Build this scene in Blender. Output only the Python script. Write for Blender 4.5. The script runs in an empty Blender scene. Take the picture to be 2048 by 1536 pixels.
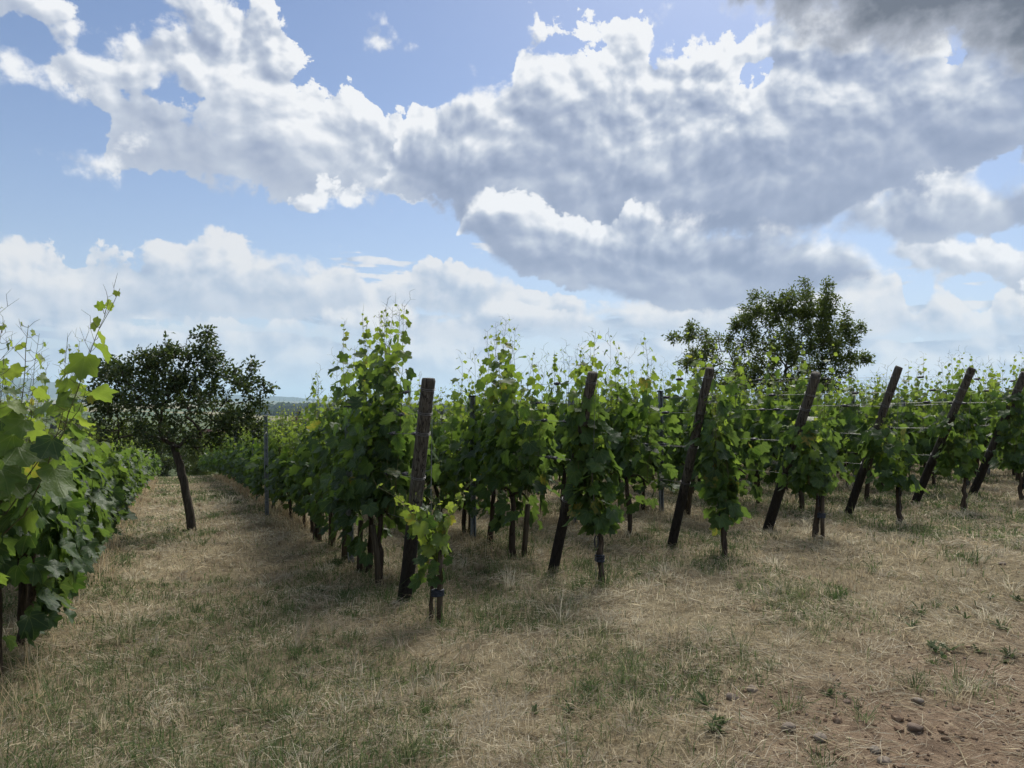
import bpy, bmesh, math, random
import numpy as np
from mathutils import Vector, Matrix, Euler
R = math.radians
sc = bpy.context.scene
COL = sc.collection

# ---------------------------------------------------------------- camera
CAM_H = 1.6
F_PX, PX_W, PX_H = 1500.0, 2048.0, 1536.0
HORIZON_Y, ROLL = 803.0, R(0.9)
PITCH = math.atan((HORIZON_Y - PX_H / 2) / F_PX)
cam_d = bpy.data.cameras.new('camera')
cam = bpy.data.objects.new('camera', cam_d)
COL.objects.link(cam)
cam_d.sensor_width = 36.0
cam_d.lens = 36.0 * F_PX / PX_W
cam_d.clip_start, cam_d.clip_end = 0.05, 90000.0
cam.location = (0, 0, CAM_H)
CAM_ROT = Matrix.Rotation(R(90) + PITCH, 3, 'X') @ Matrix.Rotation(ROLL, 3, 'Z')
cam.rotation_euler = CAM_ROT.to_euler()
sc.camera = cam


def ray(px, py):
    return (CAM_ROT @ Vector(((px - PX_W / 2) / F_PX, -(py - PX_H / 2) / F_PX, -1.0))).normalized()


def azel(px, py):
    d = ray(px, py)
    return math.atan2(d.x, d.y), math.asin(d.z)


# ---------------------------------------------------------------- render + exposure
sc.render.engine = 'CYCLES'
cy = sc.cycles
cy.use_denoising = True
try:
    cy.denoiser = 'OPENIMAGEDENOISE'
except Exception:
    pass
cy.use_adaptive_sampling = True
cy.adaptive_threshold = 0.015
cy.max_bounces = 6
cy.diffuse_bounces = 3
cy.glossy_bounces = 2
cy.transmission_bounces = 4
cy.transparent_max_bounces = 6
cy.volume_bounces = 1
cy.sample_clamp_indirect = 8.0
vs = sc.view_settings
vs.view_transform, vs.look = 'Standard', 'None'
vs.gamma, vs.use_curve_mapping = 1.0, False
vs.exposure = 1.05


# ---------------------------------------------------------------- little node-expression builder
class X:
    """wraps a node socket so that shader maths can be written as expressions"""
    def __init__(s, nt, sock):
        s.nt, s.s = nt, sock

    def _m(s, op, *a, clamp=False):
        n = s.nt.nodes.new('ShaderNodeMath')
        n.operation, n.use_clamp = op, clamp
        for i, v in enumerate((s,) + a):
            if isinstance(v, X):
                s.nt.links.new(v.s, n.inputs[i])
            else:
                n.inputs[i].default_value = v
        return X(s.nt, n.outputs[0])

    def __add__(s, o): return s._m('ADD', o)
    def __sub__(s, o): return s._m('SUBTRACT', o)
    def __mul__(s, o): return s._m('MULTIPLY', o)
    def __truediv__(s, o): return s._m('DIVIDE', o)
    def __rsub__(s, o): return (s * -1.0) + o
    __radd__, __rmul__ = __add__, __mul__
    def max(s, o): return s._m('MAXIMUM', o)
    def min(s, o): return s._m('MINIMUM', o)
    def smax(s, o, k): return s._m('SMOOTH_MAX', o, k)
    def smin(s, o, k): return s._m('SMOOTH_MIN', o, k)
    def pow(s, o): return s._m('POWER', o)
    def exp(s): return s._m('EXPONENT')
    def clamp(s): return s._m('ADD', 0.0, clamp=True)
    def step(s, a, b, smooth=True, lo=0.0, hi=1.0):
        n = s.nt.nodes.new('ShaderNodeMapRange')
        n.interpolation_type = 'SMOOTHSTEP' if smooth else 'LINEAR'
        s.nt.links.new(s.s, n.inputs[0])
        for i, v in ((1, a), (2, b), (3, lo), (4, hi)):
            n.inputs[i].default_value = v
        return X(s.nt, n.outputs[0])


def link(nt, v, sock):
    if isinstance(v, X):
        nt.links.new(v.s, sock)
    else:
        sock.default_value = v


def xyz(nt, x=0.0, y=0.0, z=0.0):
    n = nt.nodes.new('ShaderNodeCombineXYZ')
    for i, v in enumerate((x, y, z)):
        link(nt, v, n.inputs[i])
    return X(nt, n.outputs[0])


def sep(nt, v):
    n = nt.nodes.new('ShaderNodeSeparateXYZ')
    nt.links.new(v.s, n.inputs[0])
    return [X(nt, o) for o in n.outputs]


def noise(nt, vec, scale, detail=4.0, rough=0.5, dist=0.0, color=False, lac=2.0, typ='FBM', dim='3D'):
    n = nt.nodes.new('ShaderNodeTexNoise')
    n.noise_dimensions = dim
    n.noise_type = typ
    if vec is not None:
        nt.links.new(vec.s, n.inputs['Vector'])
    n.inputs['Scale'].default_value = scale
    n.inputs['Detail'].default_value = detail
    n.inputs['Roughness'].default_value = rough
    n.inputs['Lacunarity'].default_value = lac
    n.inputs['Distortion'].default_value = dist
    return X(nt, n.outputs['Color' if color else 'Fac'])


def voronoi(nt, vec, scale, detail=0.0, rough=0.5, feature='F1', rnd=1.0, smooth=0.5, dim='3D'):
    n = nt.nodes.new('ShaderNodeTexVoronoi')
    n.voronoi_dimensions = dim
    n.feature = feature
    nt.links.new(vec.s, n.inputs['Vector'])
    n.inputs['Scale'].default_value = scale
    n.inputs['Detail'].default_value = detail
    n.inputs['Roughness'].default_value = rough
    n.inputs['Randomness'].default_value = rnd
    if feature == 'SMOOTH_F1':
        n.inputs['Smoothness'].default_value = smooth
    return X(nt, n.outputs['Distance']), X(nt, n.outputs['Color'])


def vadd(nt, a, b, op='ADD'):
    n = nt.nodes.new('ShaderNodeVectorMath')
    n.operation = op
    for i, v in enumerate((a, b)):
        if isinstance(v, X):
            nt.links.new(v.s, n.inputs[i])
        else:
            n.inputs[i].default_value = v
    return X(nt, n.outputs[0])


def vscale(nt, a, f):
    n = nt.nodes.new('ShaderNodeVectorMath')
    n.operation = 'SCALE'
    nt.links.new(a.s, n.inputs[0])
    link(nt, f, n.inputs['Scale'])
    return X(nt, n.outputs[0])


def mix(nt, f, a, b, blend='MIX'):
    n = nt.nodes.new('ShaderNodeMix')
    n.data_type, n.blend_type = 'RGBA', blend
    for sock, v in ((n.inputs[0], f), (n.inputs[6], a), (n.inputs[7], b)):
        if isinstance(v, X):
            nt.links.new(v.s, sock)
        elif isinstance(v, (int, float)):
            sock.default_value = v
        else:
            sock.default_value = (v[0], v[1], v[2], 1.0)
    return X(nt, n.outputs[2])


def ramp(nt, f, stops, interp='LINEAR'):
    n = nt.nodes.new('ShaderNodeValToRGB')
    n.color_ramp.interpolation = interp
    el = n.color_ramp.elements
    while len(el) < len(stops):
        el.new(0.5)
    for e, (p, c) in zip(el, stops):
        e.position = p
        e.color = (c[0], c[1], c[2], 1.0)
    nt.links.new(f.s, n.inputs[0])
    return X(nt, n.outputs[0])


# ---------------------------------------------------------------- world: Nishita sky with broken cumulus
SUN_AZ, SUN_EL = R(20.0), R(46.0)
world = bpy.data.worlds.new('World')
sc.world = world
world.use_nodes = True
W = world.node_tree
W.nodes.clear()
sky = W.nodes.new('ShaderNodeTexSky')
sky.sky_type = 'NISHITA'
sky.sun_disc = False
sky.sun_elevation, sky.sun_rotation = SUN_EL, SUN_AZ
sky.altitude, sky.air_density, sky.dust_density, sky.ozone_density = 200.0, 1.0, 0.7, 1.5
tc = W.nodes.new('ShaderNodeTexCoord')
nrm = W.nodes.new('ShaderNodeVectorMath'); nrm.operation = 'NORMALIZE'
W.links.new(tc.outputs['Generated'], nrm.inputs[0])
dx, dy, dz = sep(W, X(W, nrm.outputs[0]))
SPAN = math.pi / 4
az = dx._m('ARCTAN2', dy)
u = (az + SPAN)._m('PINGPONG', 2 * SPAN) - SPAN          # the cloud field goes on round the compass
v = dz._m('ARCSINE').max(-0.05)
# cloud coordinates
p = xyz(W, u * 1.9, v * 2.2, 3.7)
warp = noise(W, p, 1.9, 2.0, 0.5, color=True, dim='2D')
warp = vadd(W, warp, (0.5, 0.5, 0.5), 'SUBTRACT')
pw = vadd(W, p, vscale(W, warp, 0.09))
big = noise(W, pw, 1.7, 2.0, 0.45, dim='2D')                 # broad swellings
fb = noise(W, pw, 5.0, 8.0, 0.64, dim='2D')                 # ragged edges
# the same field a little towards the sun: what it gains or loses there is its light and shade
SO = 0.026
ps = vadd(W, pw, (SO * 0.6, SO, 0.0))
fbs = noise(W, ps, 5.0, 8.0, 0.64, dim='2D')
vo, _ = voronoi(W, vadd(W, pw, vscale(W, warp, 0.04)), 4.6, 3.6, 0.52, 'F1', 1.0, dim='2D')
vos, _ = voronoi(W, vadd(W, ps, vscale(W, warp, 0.04)), 4.6, 3.6, 0.52, 'F1', 1.0, dim='2D')
billow = 0.42 - vo                                # rounded heads

V_LO, V_HI = -0.05, 0.75


def curve(points):
    """elevation as a function of azimuth, through sky points read at photograph positions"""
    n = W.nodes.new('ShaderNodeFloatCurve')
    c = n.mapping.curves[0]
    pts = []
    for x, y in points:
        a, e = azel(x, y)
        pts.append(((a + SPAN) / (2 * SPAN), (e - V_LO) / (V_HI - V_LO)))
    pts.sort()
    pts = [(0.0, pts[0][1])] + [q for q in pts if 0.001 < q[0] < 0.999] + [(1.0, pts[-1][1])]
    while len(c.points) < len(pts):
        c.points.new(0.5, 0.5)
    for cp, q in zip(c.points, pts):
        cp.location = q
        cp.handle_type = 'AUTO_CLAMPED'
    n.mapping.update()
    W.links.new(((u + SPAN) / (2 * SPAN)).s, n.inputs['Value'])
    return X(W, n.outputs[0]) * (V_HI - V_LO) + V_LO


def puff(px, py, rx, ry, tilt=0.0):
    """an elliptical cloudlet; positive inside, same unit as the banks"""
    a, e = azel(px, py)
    rx, ry = rx / F_PX, ry / F_PX
    ct, st = math.cos(tilt), math.sin(tilt)
    du, dv = u - a, v - e
    q = ((du * (ct / rx) + dv * (st / rx)).pow(2.0) + (du * (-st / ry) + dv * (ct / ry)).pow(2.0))._m('SQRT')
    return (1.0 - q) * min(rx, ry)


detail = (fb - 0.5) * 0.30 + billow * 0.10 + 0.070 + (big - 0.5) * 0.06
det = detail * v.step(0.02, 0.45, True, 0.48, 1.0)   # less ragged far off
relief = ((fb - fbs) * 1.5 + (vos - vo) * 3.6)    # > 0 on the faces turned to the sun
right = u.step(-0.22, 0.10)                       # thicker cloud towards the sun's side


wisp = noise(W, pw, 3.1, 3.0, 0.6, dim='2D').step(0.40, 0.75, True, 0.40, 2.6)   # some edges crisp, some frayed


def cloud_bank(top, bot, amp=0.75, dark=1.0, gaps=(), soft=0.017, whole=None):
    """one bank: ragged outline, bright sunward rim and heads, smooth grey base"""
    t, b = curve(top), curve(bot)
    f = (t - v).smin((v - b) * 1.3, 0.012)
    for g, k in gaps: f = f.smin(puff(*g) * -k, 0.012)
    d = f + det * amp
    l = ((t - v) / ((t - b).max(0.03))).clamp()
    tx = (relief * 0.46 + (fb - 0.5) * 0.45)
    core = (l.pow(0.80) * 0.72 + d.step(0.006, 0.05, False) * 0.26) * dark - tx * (1.10 - l * 0.88) + (big - 0.5) * 0.45 - 0.06
    return d, core.clamp(), (d / (wisp * soft)).step(0.0, 1.0)


SHADES = [(0.0, (0.92, 0.93, 0.95)), (0.16, (0.76, 0.79, 0.85)), (0.40, (0.53, 0.585, 0.69)), (0.70, (0.36, 0.42, 0.56)), (1.0, (0.27, 0.33, 0.47))]
FAR_SHADES = [(0.0, (0.84, 0.84, 0.85)), (0.3, (0.68, 0.72, 0.79)), (0.7, (0.47, 0.55, 0.68)), (1.0, (0.37, 0.46, 0.62))]
X0, X1 = -400, 2500
# white arm from the upper left
bA = cloud_bank([(X0, -60), (20, -40), (70, 0), (140, 60), (190, 110), (240, 90), (300, 30), (400, 15), (470, 35), (560, 90), (600, 160), (680, 175), (760, 215), (830, 260), (900, 330), (980, 420), (1060, 470), (X1, 600)],
                [(X0, 0), (60, 40), (120, 120), (190, 200), (240, 290), (330, 330), (420, 350), (520, 375), (600, 360), (700, 370), (760, 410), (830, 425), (900, 410), (980, 430), (1060, 440), (X1, 500)],
                dark=0.62, gaps=[((372, 190, 62, 34), 1.5)])
# the great mass: upper tower, then a lower shelf under it
bB = cloud_bank([(X0, 500), (700, 420), (790, 300), (850, 190), (930, 175), (1010, 190), (1035, 100), (1060, 50), (1100, 35), (1180, 60), (1260, 80), (1330, 110), (1400, 120), (1470, 110), (1500, 70), (1560, 40), (1700, 40), (1900, 60), (2048, 80), (X1, 60)],
                [(X0, 300), (700, 380), (790, 410), (900, 430), (1000, 480), (1100, 490), (1300, 505), (1500, 500), (1600, 475), (1700, 415), (1800, 355), (1900, 335), (2048, 310), (X1, 335)],
                gaps=[((1490, 140, 40, 34, 0.5), 1.3)])
bB2 = cloud_bank([(X0, 620), (880, 560), (930, 440), (1000, 410), (1090, 420), (1180, 440), (1290, 425), (1400, 435), (1500, 445), (1600, 465), (1700, 475), (1760, 520), (1850, 600), (X1, 700)],
                 [(X0, 500), (880, 470), (930, 460), (1000, 525), (1080, 575), (1200, 592), (1300, 602), (1450, 600), (1550, 592), (1700, 555), (1760, 540), (1850, 530), (X1, 520)], amp=0.5)
bC = cloud_bank([(X0, 640), (1560, 560), (1640, 470), (1700, 400), (1760, 370), (1830, 325), (1930, 320), (1990, 345), (2048, 335), (X1, 350)],
                [(X0, 470), (1640, 470), (1700, 472), (1800, 478), (1950, 472), (2048, 468), (X1, 460)], amp=0.6, dark=0.8)
bD = cloud_bank([(X0, 700), (1640, 600), (1740, 520), (1790, 480), (1880, 470), (1960, 475), (2048, 480), (X1, 470)],
                [(X0, 500), (1640, 490), (1740, 505), (1850, 548), (1950, 565), (2048, 560), (X1, 560)], amp=0.5, dark=0.7)
bF = cloud_bank([(X0, 640), (1000, 620), (1250, 610), (1400, 600), (1640, 600), (1700, 570), (1750, 552), (1800, 560), (1830, 620), (1880, 590), (1930, 620), (1960, 640), (2000, 590), (2048, 600), (X1, 590)],
                [(X0, 680), (1000, 680), (1400, 680), (1640, 670), (1800, 690), (2048, 700), (X1, 700)], amp=0.55, dark=0.8, soft=0.012)
bE = cloud_bank([(X0, 540), (0, 512), (140, 505), (220, 482), (330, 502), (400, 488), (480, 505), (560, 515), (620, 528), (700, 532), (750, 572), (800, 560), (870, 543), (950, 550), (1020, 558), (1100, 575), (1250, 610), (1600, 640), (X1, 640)],
                [(X0, 640), (0, 630), (200, 640), (400, 640), (600, 640), (750, 600), (800, 605), (900, 650), (1100, 650), (1250, 640), (1600, 650), (X1, 660)], amp=0.55, dark=0.75, soft=0.012)
# thin layers below, down to the horizon
bands = noise(W, xyz(W, u * 2.4 + v * 1.5, v * 13.0, 0.0), 2.2, 5.0, 0.55, dim='2D')
low_d = (0.135 - v) * 0.75 + det * 0.45 + (bands - 0.53) * 0.34
puffs = puff(768, 95, 56, 34, 0.1)
for q in ((12, 108, 40, 38, 0.3), (60, 300, 85, 22, -0.12), (170, 322, 60, 12, -0.15), (150, 195, 56, 30, -0.5), (225, 225, 56, 30, -0.6),
          (1330, 25, 55, 26, 0.7), (1290, 55, 36, 18, 0.6), (610, 140, 36, 18, -0.4), (300, 345, 22, 8, 0.2), (725, 190, 36, 18, -0.6)):
    puffs = puffs.max(puff(*q))
pd = puffs + det * 0.5 - 0.018
# overhead and behind: the same broken cover, from noise alone
hiw = v.step(0.50, 0.62)
hd = (noise(W, p, 1.6, 1.0, 0.5, dim='2D') - 0.42) * 0.55 + det * 0.6
# dark cloud above on the sun's side, seen from below
gb = curve([(X0, -700), (1250, -500), (1400, -60), (1450, 5), (1520, 35), (1600, 45), (1700, 60), (1760, 105), (1850, 120), (1950, 125), (2048, 150), (X1, 170)])
dg = (v - gb).smin(v * 0 + 0.12, 0.02) + det * 0.42
gcore = (dg.step(0.0, 0.075, False) * 1.15 - relief * 0.2).clamp()
gcol = ramp(W, gcore, [(0.0, (0.80, 0.82, 0.85)), (0.40, (0.42, 0.45, 0.52)), (1.0, (0.15, 0.17, 0.215))])
ga = dg.step(-0.005, 0.03) * (1.0 - v.step(0.50, 0.62))

blue = vscale(W, X(W, sky.outputs[0]), 0.10)
blue = mix(W, 1.0, blue, (0.90, 0.95, 1.08), 'MULTIPLY')
mist = ((v.max(0.0) * -6.5).exp() * 0.95).clamp()  # pale air along the horizon
MIST = (0.57, 0.655, 0.78)
blue = mix(W, mist, blue, MIST)
far = v.step(0.10, 0.0, True, 0.0, 0.70)
lcore = (0.40 - relief * 0.50 - (bands - 0.5) * 1.6 - (fb - 0.5) * 0.6).clamp()
res = mix(W, low_d.step(0.0, 0.02) * 0.9, blue, mix(W, far, ramp(W, lcore, FAR_SHADES), MIST))
for d, core, a in (bE, bF):
    fade = v.step(0.05, 0.12)                     # their feet dissolve in the haze
    res = mix(W, a * fade * 0.95, res, mix(W, far * 0.8, ramp(W, core, FAR_SHADES), MIST))
inframe = 1.0 - hiw
for (d, core, a), sh in ((bD, SHADES), (bC, SHADES), (bA, SHADES), (bB, SHADES), (bB2, SHADES)):
    res = mix(W, a * inframe, res, ramp(W, core, sh))
pcore = (0.10 - relief * 0.4 - (fb - 0.5) * 0.6).clamp()
res = mix(W, pd.step(0.0, 0.03) * inframe, res, ramp(W, pcore, SHADES))
hcore = (hd.step(0.0, 0.12, False) * 0.6 - relief * 0.4).clamp()
res = mix(W, hd.step(0.0, 0.02) * hiw, res, ramp(W, hcore, SHADES))
res = mix(W, ga, res, gcol)
bg = W.nodes.new('ShaderNodeBackground')
W.links.new(res.s, bg.inputs['Color'])
bg.inputs['Strength'].default_value = 0.475
wo = W.nodes.new('ShaderNodeOutputWorld')
W.links.new(bg.outputs[0], wo.inputs[0])
world.cycles.sampling_method = 'MANUAL'
world.cycles.sample_map_resolution = 512

# ---------------------------------------------------------------- sun behind thin cloud
sun_d = bpy.data.lights.new('sun', 'SUN')
sun_d.energy, sun_d.angle, sun_d.color = 2.5, R(28.0), (1.0, 0.955, 0.88)
sun_o = bpy.data.objects.new('sun', sun_d)
COL.objects.link(sun_o)
SUN_DIR = Vector((math.sin(SUN_AZ) * math.cos(SUN_EL), math.cos(SUN_AZ) * math.cos(SUN_EL), math.sin(SUN_EL)))
sun_o.rotation_euler = SUN_DIR.to_track_quat('Z', 'Y').to_euler()
sun_o.location = SUN_DIR * 60

# ---------------------------------------------------------------- lie of the land
A_ROW = R(24.2)                                    # rows run away to the left of the view
DX, DY = -math.sin(A_ROW), math.cos(A_ROW)         # along a row
NX, NY = math.cos(A_ROW), math.sin(A_ROW)          # across the rows
_ts = np.arange(-200.0, 1500.0, 1.0)
_sl = np.interp(_ts, [-200, -40, 2, 8, 18, 35, 60, 100, 300, 480, 700, 1500],
                [0.0, 0.0, 0.0, 0.045, 0.060, 0.085, 0.105, 0.09, 0.07, 0.03, 0.0, 0.0])
_drop = np.cumsum(_sl)
_drop -= np.interp(0.0, _ts, _drop)
PLAIN = -float(_drop[-1])


def _hash(ix, iy, seed):
    h = (ix * 374761393 + iy * 668265263 + seed * 2147483647 + 1274126177) & 0xFFFFFFFF
    h = ((h ^ (h >> 13)) * 1274126177) & 0xFFFFFFFF
    return ((h ^ (h >> 16)) & 0xFFFF) / 65535.0


def vnoise(x, y, seed=0):
    x, y = np.asarray(x, float), np.asarray(y, float)
    ix, iy = np.floor(x).astype(np.int64), np.floor(y).astype(np.int64)
    fx, fy = x - ix, y - iy
    fx, fy = fx * fx * (3 - 2 * fx), fy * fy * (3 - 2 * fy)
    a, b = _hash(ix, iy, seed), _hash(ix + 1, iy, seed)
    c, d = _hash(ix, iy + 1, seed), _hash(ix + 1, iy + 1, seed)
    return (a + (b - a) * fx) * (1 - fy) + (c + (d - c) * fx) * fy


def fbm(x, y, seed=0, oct=4, rough=0.5):
    x, y = np.asarray(x, float), np.asarray(y, float)
    s = n = 0.0
    a = 1.0
    for k in range(oct):
        s = s + a * vnoise(x * 2 ** k, y * 2 ** k, seed + 17 * k)
        n += a
        a *= rough
    return s / n


def ground_z(x, y):
    x, y = np.asarray(x, float), np.asarray(y, float)
    t = x * DX + y * DY
    s = x * NX + y * NY
    z = -np.interp(t, _ts, _drop)
    side = np.clip(s, -60, 40)
    z = z + np.interp(side, [0.4, 1.73, 3.2, 4.6, 6.1, 7.4, 9, 12, 20, 40], [0.0, 0.045, 0.165, 0.25, 0.315, 0.37, 0.42, 0.50, 0.62, 0.75]) * np.interp(t, [-4, 5], [0.25, 1.0]) * np.clip(1.0 - (np.hypot(x, y) - 40) / 200, 0, 1)
    r = np.hypot(x, y)
    near = np.clip(1.2 - r / 60.0, 0, 1)
    z = z + near * ((fbm(x * 0.7, y * 0.7, 3, 3) - 0.5) * 0.10 + (fbm(x * 4, y * 4, 9, 2) - 0.5) * 0.025)
    return z


def gz(x, y):
    return float(ground_z(x, y))


def on_ground(px, py):
    """where the sight line through a photograph point meets the land"""
    d = ray(px, py)
    lo, hi = 0.5, 400.0
    t = lo
    while t < hi:
        p = Vector((0, 0, CAM_H)) + d * t
        if p.z < gz(p.x, p.y):
            return p
        t += 0.02 + t * 0.002
    return Vector((0, 0, CAM_H)) + d * hi


def at_dist(px, py, dist):
    """a point in the direction of a photograph point, dist metres ahead"""
    d = ray(px, py)
    return Vector((0, 0, CAM_H)) + d * (dist / d.y)


def dirt_mask(x, y):
    """bare earth of the cart track that crosses in front on the right"""
    f = np.minimum((3.55 + 0.44 * x) - y, (x - 0.70) * 0.8)
    f = f + (fbm(x * 1.3, y * 1.3, 21, 4, 0.6) - 0.5) * 2.0
    return np.clip(f / 1.3 + 0.30, 0, 1)


def green_mask(x, y):
    s = x * NX + y * NY
    g = fbm(x * 0.9, y * 0.9, 41, 4, 0.6) * 0.75 + fbm(x * 0.3, y * 0.3, 47, 2) * 0.5
    g = g + np.clip((6.0 - np.hypot(x, y)) * 0.03, -0.04, 0.06) + np.clip(-x * 0.02, -0.03, 0.05)
    return np.clip((g - 0.572) / 0.08, 0, 1)


# ---------------------------------------------------------------- object helpers
def tag(o, label=None, cat=None, group=None, kind=None):
    if label: o['label'] = label
    if cat: o['category'] = cat
    if group: o['group'] = group
    if kind: o['kind'] = kind
    return o


def empty(name, loc=(0, 0, 0), rz=0.0):
    o = bpy.data.objects.new(name, None)
    COL.objects.link(o)
    o.empty_display_size = 0.1
    o.location = loc
    o.rotation_euler = (0, 0, rz)
    return o


def make_mesh(name, verts, faces, mats=None, smooth=True, attrs=None):
    """verts (n,3); faces: (m,k) array or list of arrays of the same k"""
    me = bpy.data.meshes.new(name)
    verts = np.asarray(verts, np.float32).reshape(-1, 3)
    blocks = faces if isinstance(faces, list) else [faces]
    blocks = [np.asarray(b, np.int32) for b in blocks if len(b)]
    nl = sum(b.size for b in blocks)
    nf = sum(len(b) for b in blocks)
    me.vertices.add(len(verts))
    me.vertices.foreach_set('co', verts.ravel())
    me.loops.add(nl)
    me.loops.foreach_set('vertex_index', np.concatenate([b.ravel() for b in blocks]))
    me.polygons.add(nf)
    sizes = np.concatenate([np.full(len(b), b.shape[1], np.int32) for b in blocks])
    me.polygons.foreach_set('loop_start', np.concatenate([[0], np.cumsum(sizes)[:-1]]).astype(np.int32))
    me.polygons.foreach_set('use_smooth', np.full(nf, bool(smooth)))
    for an, av in (attrs or {}).items():
        av = np.asarray(av, np.float32)
        if av.ndim == 1:
            a = me.attributes.new(an, 'FLOAT', 'POINT')
            a.data.foreach_set('value', av)
        else:
            a = me.attributes.new(an, 'FLOAT_COLOR', 'POINT')
            if av.shape[1] == 3:
                av = np.concatenate([av, np.ones((len(av), 1), np.float32)], 1)
            a.data.foreach_set('color', av.ravel())
    me.update(calc_edges=True)
    for m in (mats if isinstance(mats, (list, tuple)) else [mats]):
        if m: me.materials.append(m)
    return me


def obj(name, me, parent=None):
    o = bpy.data.objects.new(name, me)
    COL.objects.link(o)
    if parent is not None: o.parent = parent
    return o


class Geo:
    """collects tubes, boxes and lathes into one mesh"""
    def __init__(s):
        s.v, s.f3, s.f4, s.n = [], [], [], 0

    def add(s, v, f):
        v = np.asarray(v, float).reshape(-1, 3)
        f = np.asarray(f, int)
        (s.f3 if f.shape[1] == 3 else s.f4).append(f + s.n)
        s.v.append(v)
        s.n += len(v)

    def tube(s, pts, rad, sides=6, cap=True, jitter=0.0, rng=None):
        pts = np.asarray(pts, float)
        n = len(pts)
        rad = np.broadcast_to(np.asarray(rad, float), (n,))
        tan = np.gradient(pts, axis=0)
        tan /= np.linalg.norm(tan, axis=1)[:, None] + 1e-9
        ref = np.array([0.0, 0.0, 1.0]) if abs(tan[0, 2]) < 0.9 else np.array([1.0, 0.0, 0.0])
        a = np.cross(tan, ref)
        a /= np.linalg.norm(a, axis=1)[:, None] + 1e-9
        b = np.cross(tan, a)
        ang = np.arange(sides) * 2 * math.pi / sides
        rr = rad[:, None] * np.ones((1, sides))
        if jitter: rr = rr * (1 + (rng.random((n, sides)) - 0.5) * jitter)
        v = pts[:, None, :] + rr[:, :, None] * (np.cos(ang)[None, :, None] * a[:, None, :] + np.sin(ang)[None, :, None] * b[:, None, :])
        i = np.arange(n - 1)[:, None] * sides
        k = np.arange(sides)[None, :]
        k2 = (k + 1) % sides
        f = np.stack([i + k, i + k2, i + sides + k2, i + sides + k], -1).reshape(-1, 4)
        base = s.n
        s.add(v.reshape(-1, 3), f)
        if cap:
            for row, flip in ((0, 1), (n - 1, 0)):
                c = s.n
                s.v.append(pts[row][None]); s.n += 1
                q = base + row * sides
                t = np.array([[q + j, q + (j + 1) % sides, c] for j in range(sides)])
                if flip: t = t[:, ::-1]
                s.f3.append(t)

    def box(s, c, size, rot=None):
        q = np.array([[x, y, z] for x in (-.5, .5) for y in (-.5, .5) for z in (-.5, .5)]) * np.asarray(size, float)
        if rot is not None: q = q @ np.asarray(rot).T
        s.add(q + np.asarray(c, float), [[0, 1, 3, 2], [4, 6, 7, 5], [0, 4, 5, 1], [2, 3, 7, 6], [0, 2, 6, 4], [1, 5, 7, 3]])

    def mesh(s, name, mat, smooth=True, attrs=None):
        fs = []
        if s.f4: fs.append(np.concatenate(s.f4))
        if s.f3: fs.append(np.concatenate(s.f3))
        return make_mesh(name, np.concatenate(s.v), fs, mat, smooth, attrs)


# ---------------------------------------------------------------- materials
MAT = {}


def material(name):
    m = bpy.data.materials.new(name)
    m.use_nodes = True
    nt = m.node_tree
    nt.nodes.clear()
    out = nt.nodes.new('ShaderNodeOutputMaterial')
    MAT[name] = m
    return m, nt, out


def principled(nt, out, color, rough=0.8, metal=0.0, spec=0.3, bump=None, bstr=0.3, bdist=0.01):
    b = nt.nodes.new('ShaderNodeBsdfPrincipled')
    if isinstance(color, X): nt.links.new(color.s, b.inputs['Base Color'])
    else: b.inputs['Base Color'].default_value = (*color, 1)
    link(nt, rough, b.inputs['Roughness'])
    b.inputs['Metallic'].default_value = metal
    b.inputs['Specular IOR Level'].default_value = spec
    if bump is not None:
        n = nt.nodes.new('ShaderNodeBump')
        n.inputs['Strength'].default_value = bstr
        n.inputs['Distance'].default_value = bdist
        nt.links.new(bump.s, n.inputs['Height'])
        nt.links.new(n.outputs[0], b.inputs['Normal'])
    nt.links.new(b.outputs[0], out.inputs[0])
    return b


def attr(nt, name, color=False):
    n = nt.nodes.new('ShaderNodeAttribute')
    n.attribute_name = name
    return X(nt, n.outputs['Color' if color else 'Fac'])


def tex(nt, which='Object'):
    n = nt.nodes.new('ShaderNodeTexCoord')
    return X(nt, n.outputs[which])


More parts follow.
